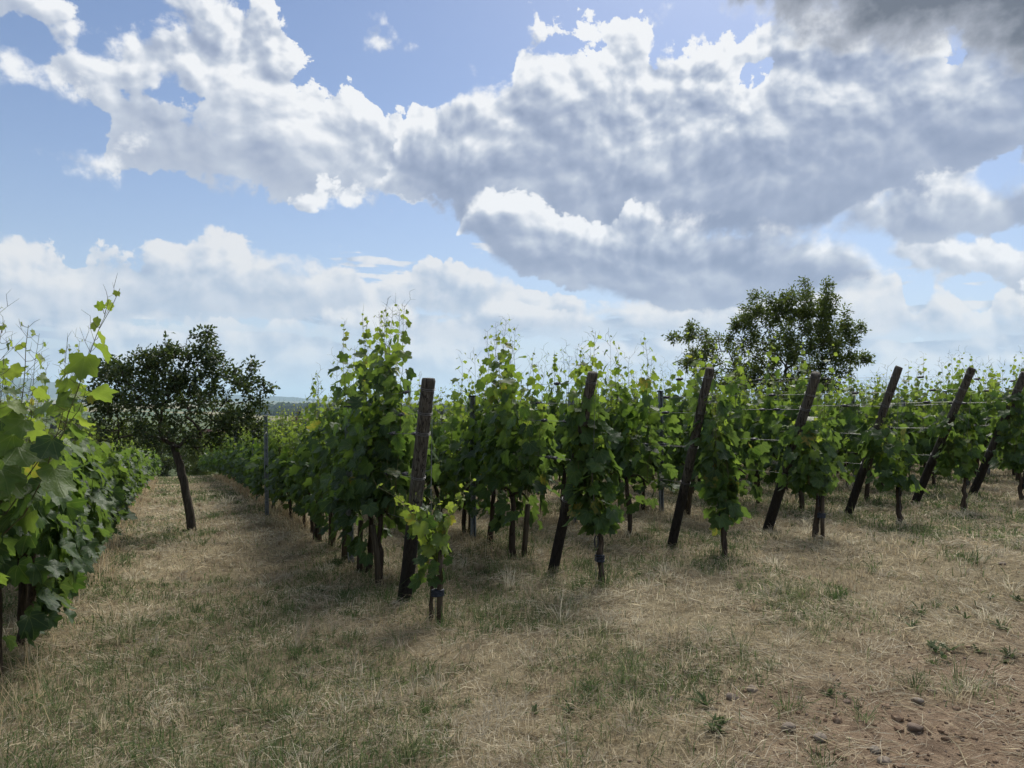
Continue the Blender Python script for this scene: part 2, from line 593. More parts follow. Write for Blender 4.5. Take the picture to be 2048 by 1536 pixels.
def leaf_mat(name, stops, trans=0.50, rough=0.48, vein=True, gloss=0.30):
    """thin leaf: reflects, lets light through, a little waxy; 'age' runs from old to young"""
    m, nt, out = material(name)
    age = attr(nt, 'age')
    oi = nt.nodes.new('ShaderNodeObjectInfo')
    geo = nt.nodes.new('ShaderNodeNewGeometry')
    pos = X(nt, geo.outputs['Position'])
    mott = noise(nt, pos, 28.0, 3.0, 0.6)
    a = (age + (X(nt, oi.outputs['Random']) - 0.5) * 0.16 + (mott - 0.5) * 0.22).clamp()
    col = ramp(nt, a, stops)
    if vein:     # five main veins from the stalk to the lobes, paler than the blade
        lx, ly, _z = sep(nt, attr(nt, 'blade', True))
        ax_ = lx._m('ABSOLUTE')
        ang = ax_._m('ARCTAN2', ly + 0.02)
        rr = (lx * lx + ly * ly)._m('SQRT')
        dv_ = ang._m('ABSOLUTE').min((ang - 0.62)._m('ABSOLUTE')).min((ang - 1.35)._m('ABSOLUTE')) * rr
        side = ((ly * 1.0 - ax_ * 0.75) * 9.0)._m('FRACT') - 0.5
        vn = (1.0 - dv_.step(0.004, 0.020)) * 0.55 + (1.0 - side._m('ABSOLUTE').step(0.0, 0.09)) * 0.20
        col = mix(nt, vn, col, mix(nt, 0.6, col, (0.17, 0.22, 0.075)))
        # here and there a yellowed leaf
        old = X(nt, oi.outputs['Random']).step(0.965, 0.985) * mott.step(0.40, 0.60)
        col = mix(nt, old * 0.7, col, (0.26, 0.20, 0.045))
    back = X(nt, geo.outputs['Backfacing'])
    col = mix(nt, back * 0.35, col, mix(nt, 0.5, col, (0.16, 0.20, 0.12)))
    d = nt.nodes.new('ShaderNodeBsdfPrincipled')
    nt.links.new(col.s, d.inputs['Base Color'])
    d.inputs['Roughness'].default_value = rough
    d.inputs['Specular IOR Level'].default_value = gloss
    if vein:
        w = noise(nt, pos, 60.0, 2.0, 0.5) - vn * 0.6
        bp = nt.nodes.new('ShaderNodeBump')
        bp.inputs['Strength'].default_value = 0.35
        bp.inputs['Distance'].default_value = 0.01
        nt.links.new(w.s, bp.inputs['Height'])
        nt.links.new(bp.outputs[0], d.inputs['Normal'])
    t = nt.nodes.new('ShaderNodeBsdfTranslucent')
    tcol = mix(nt, 1.0, col, (1.75, 1.75, 0.75), 'MULTIPLY')
    nt.links.new(tcol.s, t.inputs['Color'])
    ms = nt.nodes.new('ShaderNodeMixShader')
    ms.inputs[0].default_value = trans
    nt.links.new(d.outputs[0], ms.inputs[1])
    nt.links.new(t.outputs[0], ms.inputs[2])
    nt.links.new(ms.outputs[0], out.inputs[0])
    return m


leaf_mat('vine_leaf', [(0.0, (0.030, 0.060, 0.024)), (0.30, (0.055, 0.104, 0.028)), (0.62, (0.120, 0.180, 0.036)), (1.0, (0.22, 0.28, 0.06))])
leaf_mat('plum_leaf', [(0.0, (0.022, 0.040, 0.016)), (0.6, (0.045, 0.070, 0.024)), (1.0, (0.105, 0.125, 0.042))], 0.34, 0.45, False)
leaf_mat('mirabelle_leaf', [(0.0, (0.044, 0.066, 0.020)), (0.6, (0.092, 0.125, 0.030)), (1.0, (0.19, 0.205, 0.05))], 0.45, 0.45, False)


def simple_mats():
    # split, weathered post: grey silvered wood above, tarred foot below
    m, nt, out = material('weathered_wood')
    o = tex(nt)
    x, y, z = sep(nt, o)
    g = noise(nt, xyz(nt, x * 60.0, y * 60.0, z * 2.2), 1.0, 5.0, 0.65)
    crack = noise(nt, xyz(nt, x * 34.0, y * 34.0, z * 0.9), 1.0, 2.0, 0.5)
    crack = (crack - 0.5)._m('ABSOLUTE').step(0.0, 0.045)
    col = ramp(nt, g, [(0.25, (0.028, 0.024, 0.019)), (0.5, (0.074, 0.065, 0.052)), (0.75, (0.155, 0.142, 0.120))])
    col = mix(nt, crack, (0.016, 0.013, 0.011), col)
    stain = (z + (noise(nt, o, 5.0, 3.0, 0.5) - 0.5) * 0.5).step(0.45, 0.85)
    col = mix(nt, stain, mix(nt, 0.80, col, (0.012, 0.010, 0.009)), col)
    principled(nt, out, col, 0.85, 0, 0.2, g * 0.5 + crack, 0.6, 0.006)
    # gnarled bark of the vines
    m, nt, out = material('vine_bark')
    o = tex(nt)
    x, y, z = sep(nt, o)
    g = noise(nt, xyz(nt, x * 55.0, y * 55.0, z * 6.0), 1.0, 5.0, 0.7, 0.6)
    col = ramp(nt, g, [(0.3, (0.020, 0.015, 0.011)), (0.55, (0.070, 0.052, 0.038)), (0.8, (0.15, 0.12, 0.09))])
    principled(nt, out, col, 0.9, 0, 0.15, g, 0.9, 0.012)
    m, nt, out = material('tree_bark')
    o = tex(nt)
    x, y, z = sep(nt, o)
    g = noise(nt, xyz(nt, x * 24.0, y * 24.0, z * 5.0), 1.0, 6.0, 0.7, 0.8)
    col = ramp(nt, g, [(0.3, (0.022, 0.018, 0.014)), (0.55, (0.075, 0.062, 0.048)), (0.8, (0.16, 0.14, 0.11))])
    principled(nt, out, col, 0.9, 0, 0.15, g, 0.9, 0.02)
    m, nt, out = material('green_shoot')
    g = noise(nt, tex(nt), 18.0, 2.0, 0.5)
    principled(nt, out, ramp(nt, g, [(0.35, (0.085, 0.060, 0.030)), (0.65, (0.10, 0.125, 0.035))]), 0.55)
    m, nt, out = material('stake_wood')
    o = tex(nt)
    x, y, z = sep(nt, o)
    g = noise(nt, xyz(nt, x * 70.0, y * 70.0, z * 4.0), 1.0, 5.0, 0.65)
    principled(nt, out, ramp(nt, g, [(0.3, (0.036, 0.027, 0.019)), (0.55, (0.090, 0.070, 0.048)), (0.8, (0.165, 0.135, 0.10))]), 0.85, 0, 0.2, g, 0.5, 0.005)
    m, nt, out = material('galvanised')
    g = noise(nt, tex(nt), 22.0, 4.0, 0.6)
    principled(nt, out, ramp(nt, g, [(0.3, (0.16, 0.18, 0.20)), (0.7, (0.36, 0.39, 0.42))]), 0.5, 0.55, 0.5)
    m, nt, out = material('wire')
    g = noise(nt, tex(nt), 9.0, 3.0, 0.6)
    principled(nt, out, ramp(nt, g, [(0.3, (0.08, 0.08, 0.08)), (0.7, (0.24, 0.24, 0.24))]), 0.5, 0.5, 0.4)
    m, nt, out = material('dark_iron')
    g = noise(nt, tex(nt), 40.0, 3.0, 0.6)
    principled(nt, out, ramp(nt, g, [(0.3, (0.018, 0.018, 0.022)), (0.7, (0.075, 0.075, 0.085))]), 0.5, 0.4, 0.4)
    m, nt, out = material('blue_plastic')
    g = noise(nt, tex(nt), 30.0, 2.0, 0.5)
    principled(nt, out, ramp(nt, g, [(0.3, (0.010, 0.016, 0.10)), (0.7, (0.022, 0.035, 0.19))]), 0.4)
    m, nt, out = material('tie_band')
    g = noise(nt, tex(nt), 50.0, 2.0, 0.5)
    principled(nt, out, ramp(nt, g, [(0.3, (0.012, 0.014, 0.020)), (0.7, (0.035, 0.042, 0.060))]), 0.5)
    m, nt, out = material('stone')
    o = tex(nt)
    g = noise(nt, o, 14.0, 6.0, 0.65)
    oi = nt.nodes.new('ShaderNodeObjectInfo')
    tint = mix(nt, X(nt, oi.outputs['Random']), (0.19, 0.135, 0.10), (0.30, 0.26, 0.21))
    principled(nt, out, mix(nt, g, mix(nt, 0.45, tint, (0.05, 0.035, 0.025)), tint), 0.9, 0, 0.2, g, 0.5, 0.01)
    m, nt, out = material('clod')
    g = noise(nt, tex(nt), 30.0, 5.0, 0.65)
    principled(nt, out, ramp(nt, g, [(0.3, (0.095, 0.060, 0.040)), (0.55, (0.20, 0.138, 0.092)), (0.75, (0.32, 0.24, 0.17))]), 0.95, 0, 0.1, g, 0.8, 0.01)
    m, nt, out = material('fruit')
    g = noise(nt, tex(nt), 12.0, 2.0, 0.5)
    principled(nt, out, ramp(nt, g, [(0.3, (0.13, 0.18, 0.05)), (0.7, (0.25, 0.28, 0.10))]), 0.45)
    # grass: each blade carries its own colour
    m, nt, out = material('grass')
    c = attr(nt, 'tint', True)
    d = nt.nodes.new('ShaderNodeBsdfPrincipled')
    nt.links.new(c.s, d.inputs['Base Color'])
    d.inputs['Roughness'].default_value = 0.7
    d.inputs['Specular IOR Level'].default_value = 0.2
    t = nt.nodes.new('ShaderNodeBsdfTranslucent')
    nt.links.new(c.s, t.inputs['Color'])
    ms = nt.nodes.new('ShaderNodeMixShader')
    ms.inputs[0].default_value = 0.45
    nt.links.new(d.outputs[0], ms.inputs[1]); nt.links.new(t.outputs[0], ms.inputs[2])
    nt.links.new(ms.outputs[0], out.inputs[0])
    # the land: reddish loam, trodden straw, far fields
    m, nt, out = material('land')
    geo = nt.nodes.new('ShaderNodeNewGeometry')
    p = X(nt, geo.outputs['Position'])
    dirt, far = attr(nt, 'dirt'), attr(nt, 'far')
    n1 = noise(nt, p, 1.6, 5.0, 0.6)
    n2 = noise(nt, p, 14.0, 6.0, 0.7)
    n3 = noise(nt, p, 70.0, 4.0, 0.7)
    loam = ramp(nt, (n2 * 0.6 + n3 * 0.4), [(0.3, (0.10, 0.068, 0.044)), (0.5, (0.225, 0.160, 0.105)), (0.72, (0.37, 0.285, 0.20))])
    loam = mix(nt, noise(nt, p, 5.0, 5.0, 0.65).step(0.52, 0.66) * 0.6, loam, (0.085, 0.055, 0.038))
    loam = mix(nt, n1.step(0.35, 0.7) * 0.35, loam, (0.27, 0.20, 0.135))
    thatch = ramp(nt, (n2 * 0.5 + n3 * 0.5), [(0.3, (0.11, 0.090, 0.056)), (0.52, (0.26, 0.215, 0.132)), (0.72, (0.42, 0.355, 0.225))])
    thatch = mix(nt, noise(nt, p, 3.0, 4.0, 0.6).step(0.48, 0.66) * 0.55, thatch, (0.12, 0.098, 0.058))
    col = mix(nt, dirt, thatch, loam)
    px_, py_, pz_ = sep(nt, p)
    q = xyz(nt, px_ * 0.0030 + py_ * 0.0009, py_ * 0.0026 - px_ * 0.0010, 0.0)
    vd, vcx = voronoi(nt, q, 1.0, 0.0, 0.5, 'F1', 1.0, dim='2D')
    fr, fg, fbb = sep(nt, vcx)
    fields = ramp(nt, fr, [(0.0, (0.050, 0.085, 0.028)), (0.25, (0.085, 0.120, 0.040)), (0.40, (0.25, 0.21, 0.11)), (0.58, (0.10, 0.125, 0.045)),
                           (0.72, (0.33, 0.28, 0.16)), (0.86, (0.060, 0.090, 0.032)), (1.0, (0.21, 0.19, 0.10))], 'CONSTANT')
    fields = mix(nt, noise(nt, p, 0.02, 4.0, 0.6) * 0.5, fields, (0.09, 0.11, 0.045))
    slope = ramp(nt, noise(nt, p, 0.35, 4.0, 0.6), [(0.35, (0.030, 0.050, 0.017)), (0.65, (0.070, 0.085, 0.030))])
    col = mix(nt, far.step(0.0, 0.5, False), col, slope)
    col = mix(nt, far.step(0.5, 1.0, False), col, fields)
    principled(nt, out, col, 0.95, 0, 0.1, n2 * 0.9 + n3 * 0.5, 1.0, 0.04)
    m, nt, out = material('hill_wood')
    geo = nt.nodes.new('ShaderNodeNewGeometry')
    g = noise(nt, X(nt, geo.outputs['Position']), 0.004, 6.0, 0.65)
    principled(nt, out, ramp(nt, g, [(0.35, (0.022, 0.036, 0.020)), (0.60, (0.040, 0.058, 0.026)), (0.72, (0.12, 0.13, 0.06))]), 1.0, 0, 0.0)
    m, nt, out = material('far_foliage')
    geo = nt.nodes.new('ShaderNodeNewGeometry')
    g = noise(nt, X(nt, geo.outputs['Position']), 0.12, 5.0, 0.7)
    principled(nt, out, ramp(nt, g, [(0.3, (0.014, 0.026, 0.012)), (0.7, (0.050, 0.072, 0.028))]), 1.0, 0, 0.0)
    m, nt, out = material('render_wall')
    g = noise(nt, tex(nt), 2.0, 4.0, 0.6)
    principled(nt, out, ramp(nt, g, [(0.3, (0.42, 0.40, 0.38)), (0.7, (0.60, 0.58, 0.55))]), 0.9)
    m, nt, out = material('roof_tile')
    o = tex(nt)
    g = noise(nt, o, 3.0, 5.0, 0.7)
    x, y, z = sep(nt, o)
    courses = (z * 5.0)._m('FRACT').step(0.0, 0.25)
    col = ramp(nt, g, [(0.3, (0.085, 0.042, 0.032)), (0.7, (0.19, 0.095, 0.070))])
    principled(nt, out, mix(nt, courses, mix(nt, 0.5, col, (0.03, 0.02, 0.018)), col), 0.9)
    m, nt, out = material('window_glass')
    g = noise(nt, tex(nt), 1.5, 2.0, 0.5)
    principled(nt, out, ramp(nt, g, [(0.3, (0.015, 0.018, 0.022)), (0.7, (0.04, 0.045, 0.05))]), 0.15, 0, 0.5)
    m, nt, out = material('slate')
    g = noise(nt, tex(nt), 4.0, 4.0, 0.6)
    principled(nt, out, ramp(nt, g, [(0.3, (0.018, 0.022, 0.030)), (0.7, (0.05, 0.058, 0.07))]), 0.7)


simple_mats()

# ---------------------------------------------------------------- ground: one sheet out to the horizon
def build_ground():
    rad = [0.0]
    r = 0.5
    while r < 42000:
        rad.append(r)
        r *= 1.026
    rad = np.array(rad[1:])
    ang = np.concatenate([np.arange(-48, 48, 0.27), np.arange(48, 312, 3.0)])
    th = np.radians(ang)
    x = rad[:, None] * np.sin(th)[None]
    y = rad[:, None] * np.cos(th)[None]
    z = ground_z(x, y)
    n, k = x.shape
    v = np.stack([x, y, z], -1).reshape(-1, 3)
    i = np.arange(n - 1)[:, None] * k
    j = np.arange(k)[None]
    j2 = (j + 1) % k
    f = np.stack([i + j, i + k + j, i + k + j2, i + j2], -1).reshape(-1, 4)
    v = np.concatenate([v, [[0, 0, gz(0, 0)]]])
    c = len(v) - 1
    cap = np.stack([np.arange(k), (np.arange(k) + 1) % k, np.full(k, c)], -1)[:, ::-1]
    xx, yy = v[:, 0], v[:, 1]
    rr = np.hypot(xx, yy)
    far = np.where(rr < 300, np.clip((rr - 45) / 60, 0, 1) * 0.5, 0.5 + np.clip((rr - 300) / 250, 0, 1) * 0.5)
    me = make_mesh('ground', v, [f, cap], MAT['land'], True, {'dirt': dirt_mask(xx, yy), 'far': far})
    tag(obj('ground', me), kind='structure')


build_ground()


def ridge(name, pts, dist, depth, seed, rough=6.0):
    """a wooded range of hills: crest given at photograph positions"""
    c = []
    for px, py in pts:
        d = ray(px, py)
        c.append((math.atan2(d.x, d.y), CAM_H + dist * d.z / math.hypot(d.x, d.y)))
    a = np.linspace(c[0][0], c[-1][0], 420)
    h = np.interp(a, [q[0] for q in c], [q[1] for q in c])
    h = h + (fbm(a * 260, a * 0, seed, 4, 0.55) - 0.5) * rough
    rows = []
    for k, (fd, fh) in enumerate(((-0.5, 0.0), (-0.3, 0.45), (-0.12, 0.85), (0.0, 1.0), (0.15, 0.85), (0.5, 0.0))):
        rr = dist + fd * depth
        zz = (PLAIN - 4.0) + (h - PLAIN + 4.0) * fh
        zz = zz + (0 if fh in (0.0, 1.0) else 1) * (fbm(a * 120, a * 0 + k, seed + 3, 3) - 0.5) * rough * 2
        rows.append(np.stack([rr * np.sin(a), rr * np.cos(a), zz], -1))
    v = np.concatenate(rows)
    n = len(a)
    i = np.arange(n - 1)
    f = np.concatenate([np.stack([r * n + i, r * n + i + 1, (r + 1) * n + i + 1, (r + 1) * n + i], -1) for r in range(len(rows) - 1)])
    tag(obj(name, make_mesh(name, v, f, MAT['hill_wood'], True)), kind='structure')


ridge('hills', [(-700, 745), (-200, 742), (0, 752), (60, 757), (130, 768), (220, 778), (330, 783), (450, 789), (560, 793), (660, 801), (800, 806), (900, 812)], 11000, 2600, 5, 22)
ridge('hills', [(820, 815), (900, 806), (935, 795), (960, 789), (985, 790), (1040, 797), (1120, 806), (1250, 806), (1400, 808), (1550, 806), (1640, 796), (1690, 792), (1760, 797), (1850, 804), (1960, 800), (2050, 806), (2300, 800), (2800, 806)], 16000, 3000, 11, 30)


def blobs(n, place, seed, name, label, mat='far_foliage'):
    """a far belt of trees that reads as one mass: lumpy crowns pushed together"""
    bm = bmesh.new()
    bmesh.ops.create_icosphere(bm, subdivisions=1, radius=1.0)
    tv = np.array([q.co[:] for q in bm.verts]); tf = np.array([[q.index for q in f.verts] for f in bm.faces])
    bm.free()
    rng = np.random.default_rng(seed)
    V, Fc = [], []
    for k in range(n):
        x, y, w, h = place(rng, k)
        g = gz(x, y)
        vv = tv * np.array([w, w, h]) * (1 + (rng.random((len(tv), 1)) - 0.5) * 0.5)
        V.append(vv + np.array([x, y, g + h * 0.75]))
        Fc.append(tf + k * len(tv))
    o = obj(name, make_mesh(name, np.concatenate(V), np.concatenate(Fc), MAT[mat], False))
    tag(o, label, 'wood', kind='stuff')


def belt(px0, px1, py, w, h, deep):
    p0, p1 = ray(px0, py), ray(px1, py)
    # distance at which the plain lies under that sight line
    dist = (CAM_H - PLAIN) / max(0.002, -0.5 * (p0.z + p1.z))
    a0, a1 = math.atan2(p0.x, p0.y), math.atan2(p1.x, p1.y)

    def place(rng, k):
        a = a0 + (a1 - a0) * rng.random()
        r = dist + deep * (rng.random() - 0.3)
        s = 0.6 + 0.7 * rng.random()
        return r * math.sin(a), r * math.cos(a), w * s, h * s
    return place


blobs(150, belt(505, 545, 819, 12, 9, 60), 1, 'tree_belt', 'short dark tree belt in the plain beside the small fruit tree')
blobs(260, belt(556, 672, 822, 13, 11, 80), 2, 'tree_belt', 'long dark wood in the plain behind the church spire')
blobs(150, belt(515, 585, 831, 9, 7, 60), 3, 'tree_belt', 'low hedge of trees nearer than the long dark wood')
blobs(170, belt(-20, 120, 790, 13, 12, 100), 4, 'tree_belt', 'dark wood in the plain at the far left edge')
blobs(150, belt(150, 330, 806, 13, 10, 100), 5, 'tree_belt', 'dark wood in the plain glimpsed through the left fruit tree')
blobs(200, belt(690, 1000, 824, 15, 12, 200), 6, 'tree_belt', 'wood in the plain behind the first right hand row')
blobs(260, belt(1050, 2100, 836, 16, 12, 300), 7, 'tree_belt', 'wood in the plain behind the right hand rows')


def house(name, px, py_top, dist, w, dp, wall_h, roof_h, rz, label, n_win=3):
    p = at_dist(px, py_top, dist)
    g = gz(p.x, p.y)
    base = p.z - wall_h - roof_h
    base = min(base, g)
    root = empty(name, (p.x, p.y, g), rz)
    zb = base - g
    top = p.z - g - roof_h
    G = Geo(); G.box((0, 0, (zb + top) / 2 - 0.25), (w, dp, top - zb + 0.5)); G.add([[-w / 2, -dp / 2, top], [-w / 2, dp / 2, top], [-w / 2, 0, top + roof_h * 0.97]], [[0, 1, 2]])
    G.add([[w / 2, -dp / 2, top], [w / 2, dp / 2, top], [w / 2, 0, top + roof_h * 0.97]], [[2, 1, 0]])
    obj('wall', G.mesh('wall', MAT['render_wall'], False), root)
    e, t = 0.5, 0.18
    G = Geo()
    for s in (-1, 1):
        a = math.atan2(roof_h, dp / 2)
        L = math.hypot(roof_h, dp / 2) + e
        rot = Matrix.Rotation(-s * a, 3, 'X')
        c = Vector((0, s * (dp / 4 + e * 0.5 * math.cos(a)), top + roof_h / 2 - e * 0.5 * math.sin(a) + t))
        G.box(c, (w + 2 * e, L, t), rot)
    roof = obj('roof', G.mesh('roof', MAT['roof_tile'], False), root)
    G = Geo(); G.box((w * 0.25, 0.4, top + roof_h + 0.5), (0.7, 0.7, 1.6))
    obj('chimney', G.mesh('chimney', MAT['roof_tile'], False), roof)
    for k in range(n_win):
        x = -w / 2 + w * (k + 0.5) / n_win
        G = Geo(); G.box((x, -dp / 2 - 0.02, top - 1.4), (1.0, 0.06, 1.3))
        wd = obj('window', G.mesh('window', MAT['window_glass'], False), root)
        G = Geo()
        G.box((x, -dp / 2 - 0.06, top - 0.70), (1.2, 0.08, 0.1)); G.box((x, -dp / 2 - 0.06, top - 2.1), (1.2, 0.08, 0.1)); G.box((x, -dp / 2 - 0.065, top - 1.4), (0.07, 0.07, 1.3))
        obj('frame', G.mesh('frame', MAT['render_wall'], False), wd)
    tag(root, label, 'house', 'village houses below the slope')


house('village_house', 455, 860, 190, 13, 9, 5, 5.5, R(8), 'house with dull red tiled roof beside the trunk of the left fruit tree')
house('village_house', 490, 852, 215, 8, 7, 6, 4.0, R(62), 'pale walled house with red roof right of the dull red roof')
house('village_house', 425, 880, 230, 11, 8, 5, 4.5, R(-20), 'house roof half hidden behind the left fruit tree crown')


def church():
    p = at_dist(597, 852, 330)
    g = gz(p.x, p.y)
    root = empty('church', (p.x, p.y, g), R(25))
    tip = at_dist(597, 816, 330).z - g
    z0 = p.z - g
    G = Geo(); G.box((0, 0, (z0 - 3) / 2), (6.5, 6.5, z0 + 3))
    obj('tower', G.mesh('tower', MAT['render_wall'], False), root)
    lan = z0 + (tip - z0) * 0.58

    def frustum(z_a, a, z_b, b):
        v = [[x * a, y * a, z_a] for x, y in ((-1, -1), (1, -1), (1, 1), (-1, 1))] + [[x * b, y * b, z_b] for x, y in ((-1, -1), (1, -1), (1, 1), (-1, 1))]
        return v, [[0, 1, 5, 4], [1, 2, 6, 5], [2, 3, 7, 6], [3, 0, 4, 7], [4, 5, 6, 7], [3, 2, 1, 0]]
    G = Geo(); G.add(*frustum(z0, 4.0, z0 + 2.0, 2.9)); G.add(*frustum(z0 + 1.99, 2.9, lan, 0.9))
    sp = obj('spire', G.mesh('spire', MAT['roof_tile'], False), root)
    G = Geo(); G.add(*frustum(lan, 0.85, lan + 1.7, 0.85)); G.add(*frustum(lan + 1.69, 1.15, tip - 0.6, 0.12)); G.tube([[0, 0, tip - 0.8], [0, 0, tip + 0.6]], 0.10, 5)
    obj('lantern', G.mesh('lantern', MAT['slate'], False), sp)
    G = Geo(); G.box((0, 9.5, (z0 - 5) / 2 - 2), (8, 16, z0 - 2))
    obj('nave', G.mesh('nave', MAT['render_wall'], False), root)
    tag(root, 'village church with pointed brown spire and dark lantern on top', 'church')


church()
for k, (px, dist, w, lab) in enumerate(((28, 5200, 60, 'long white shed in the far plain at the left edge'), (62, 5300, 34, 'small white shed in the far plain right of the long one'), (595, 4300, 50, 'pale shed in the far plain above the long dark wood'))):
    a = ray(px, 780)
    x, y = a.x / a.y * dist, dist
    root = empty('storage_shed', (x, y, gz(x, y)), R(10))
    G = Geo(); G.box((0, 0, 5), (w, 20, 12)); obj('wall', G.mesh('wall', MAT['render_wall'], False), root)
    G = Geo(); G.box((0, -6, 12.5), (w + 2, 13, 0.5), Matrix.Rotation(R(12), 3, 'X')); G.box((0, 6, 12.5), (w + 2, 13, 0.5), Matrix.Rotation(R(-12), 3, 'X'))
    obj('roof', G.mesh('roof', MAT['galvanised'], False), root)
    tag(root, lab, 'shed')


# ---------------------------------------------------------------- vine leaf templates
def leaf_template(fine, seed):
    """five-lobed toothed leaf, stalk at the origin, tip along +Y, face +Z, about 1 wide"""
    rng = np.random.default_rng(seed)
    half = [(90, .64), (81, .55), (72, .545), (62, .43), (55, .44), (46, .55), (36, .64), (27, .55), (17, .55), (5, .43), (-4, .46), (-16, .52), (-28, .57), (-40, .50), (-52, .53), (-64, .47), (-76, .44), (-85, .30)]
    if not fine: half = [(90, .64), (70, .52), (60, .42), (38, .63), (18, .52), (4, .43), (-26, .57), (-52, .51), (-78, .40)]
    pts = half + [(180 - a, r) for a, r in half[1:]][::-1]
    # order round the leaf
    pts = sorted(pts, key=lambda q: q[0])
    a = np.radians([q[0] for q in pts]); r = np.array([q[1] for q in pts]) * (1 + (rng.random(len(pts)) - 0.5) * 0.10)
    c = np.array([0.0, 0.32])
    xy = np.stack([np.cos(a) * r, np.sin(a) * r], -1) + c
    n = len(pts)
    fold, cup, ph = 0.16 + 0.22 * rng.random(), 0.25 + 0.35 * rng.random(), rng.random() * 6
    sgn = 1 if rng.random() < 0.8 else -0.6

    def zz(q):
        rr = np.hypot(q[:, 0], q[:, 1] - 0.32)
        an = np.arctan2(q[:, 1] - 0.32, q[:, 0])
        return sgn * (fold * np.abs(q[:, 0]) - cup * rr ** 2 + 0.10 * rr * np.sin(an * 4 + ph))
    if fine:
        inner = c + (xy - c) * 0.5
        allxy = np.concatenate([xy, inner[::3], [c]])
        m = len(inner[::3])
        v = np.concatenate([allxy, zz(allxy)[:, None]], 1)
        F = []
        for k in range(m):
            a0, a1 = n + k, n + (k + 1) % m
            o = [(3 * k + j) % n for j in range(4)]
            F += [[a0, o[0], o[1]], [a0, o[1], o[2]], [a0, o[2], a1], [a1, o[2], o[3]], [n + m, a0, a1]]
        if n % 3: F = F[:-5] + [[n + m - 1, (3 * (m - 1) + j) % n, (3 * (m - 1) + j + 1) % n] for j in range(n - 3 * (m - 1))] + [[n + m - 1, 0, n], [n + m, n + m - 1, n]]
        # no face across the stalk notch is needed: it is only a narrow slit
        return v, np.array(F)
    allxy = np.concatenate([xy, [c]])
    v = np.concatenate([allxy, zz(allxy)[:, None]], 1)
    F = np.array([[n, k, (k + 1) % n] for k in range(n)])
    return v, F


FINE = [leaf_template(True, s) for s in range(4)]
COARSE = [leaf_template(False, s) for s in range(10, 14)]
LEAF_MESH = {}


def leaf_mesh(shape, level):
    """one shared mesh for each leaf shape and age step"""
    k = (shape, level)
    if k not in LEAF_MESH:
        v, f = FINE[shape]
        LEAF_MESH[k] = make_mesh('leaf', v, f, MAT['vine_leaf'], True, {'age': np.full(len(v), level / 7.0), 'blade': v * np.array([1, 1, 0])})
    return LEAF_MESH[k]


def frames(nrm, tip):
    """rotation matrices with Z along nrm and Y close to tip"""
    z = nrm / (np.linalg.norm(nrm, axis=1)[:, None] + 1e-9)
    y = tip - z * np.sum(tip * z, 1)[:, None]
    y /= np.linalg.norm(y, axis=1)[:, None] + 1e-9
    x = np.cross(y, z)
    return np.stack([x, y, z], -1)


def merge_leaves(P, Rm, S, A, SH, templates):
    V, Fc, AG, BL, n = [], [], [], [], 0
    for t, (tv, tf) in enumerate(templates):
        k = SH == t
        m = int(k.sum())
        if not m: continue
        v = np.einsum('nij,vj->nvi', Rm[k], tv) * S[k][:, None, None] + P[k][:, None, :]
        f = tf[None] + (np.arange(m) * len(tv))[:, None, None] + n
        V.append(v.reshape(-1, 3)); Fc.append(f.reshape(-1, 3)); AG.append(np.repeat(A[k], len(tv))); BL.append(np.tile(tv * np.array([1, 1, 0]), (m, 1)))
        n += m * len(tv)
    return np.concatenate(V), np.concatenate(Fc), np.concatenate(AG), np.concatenate(BL)


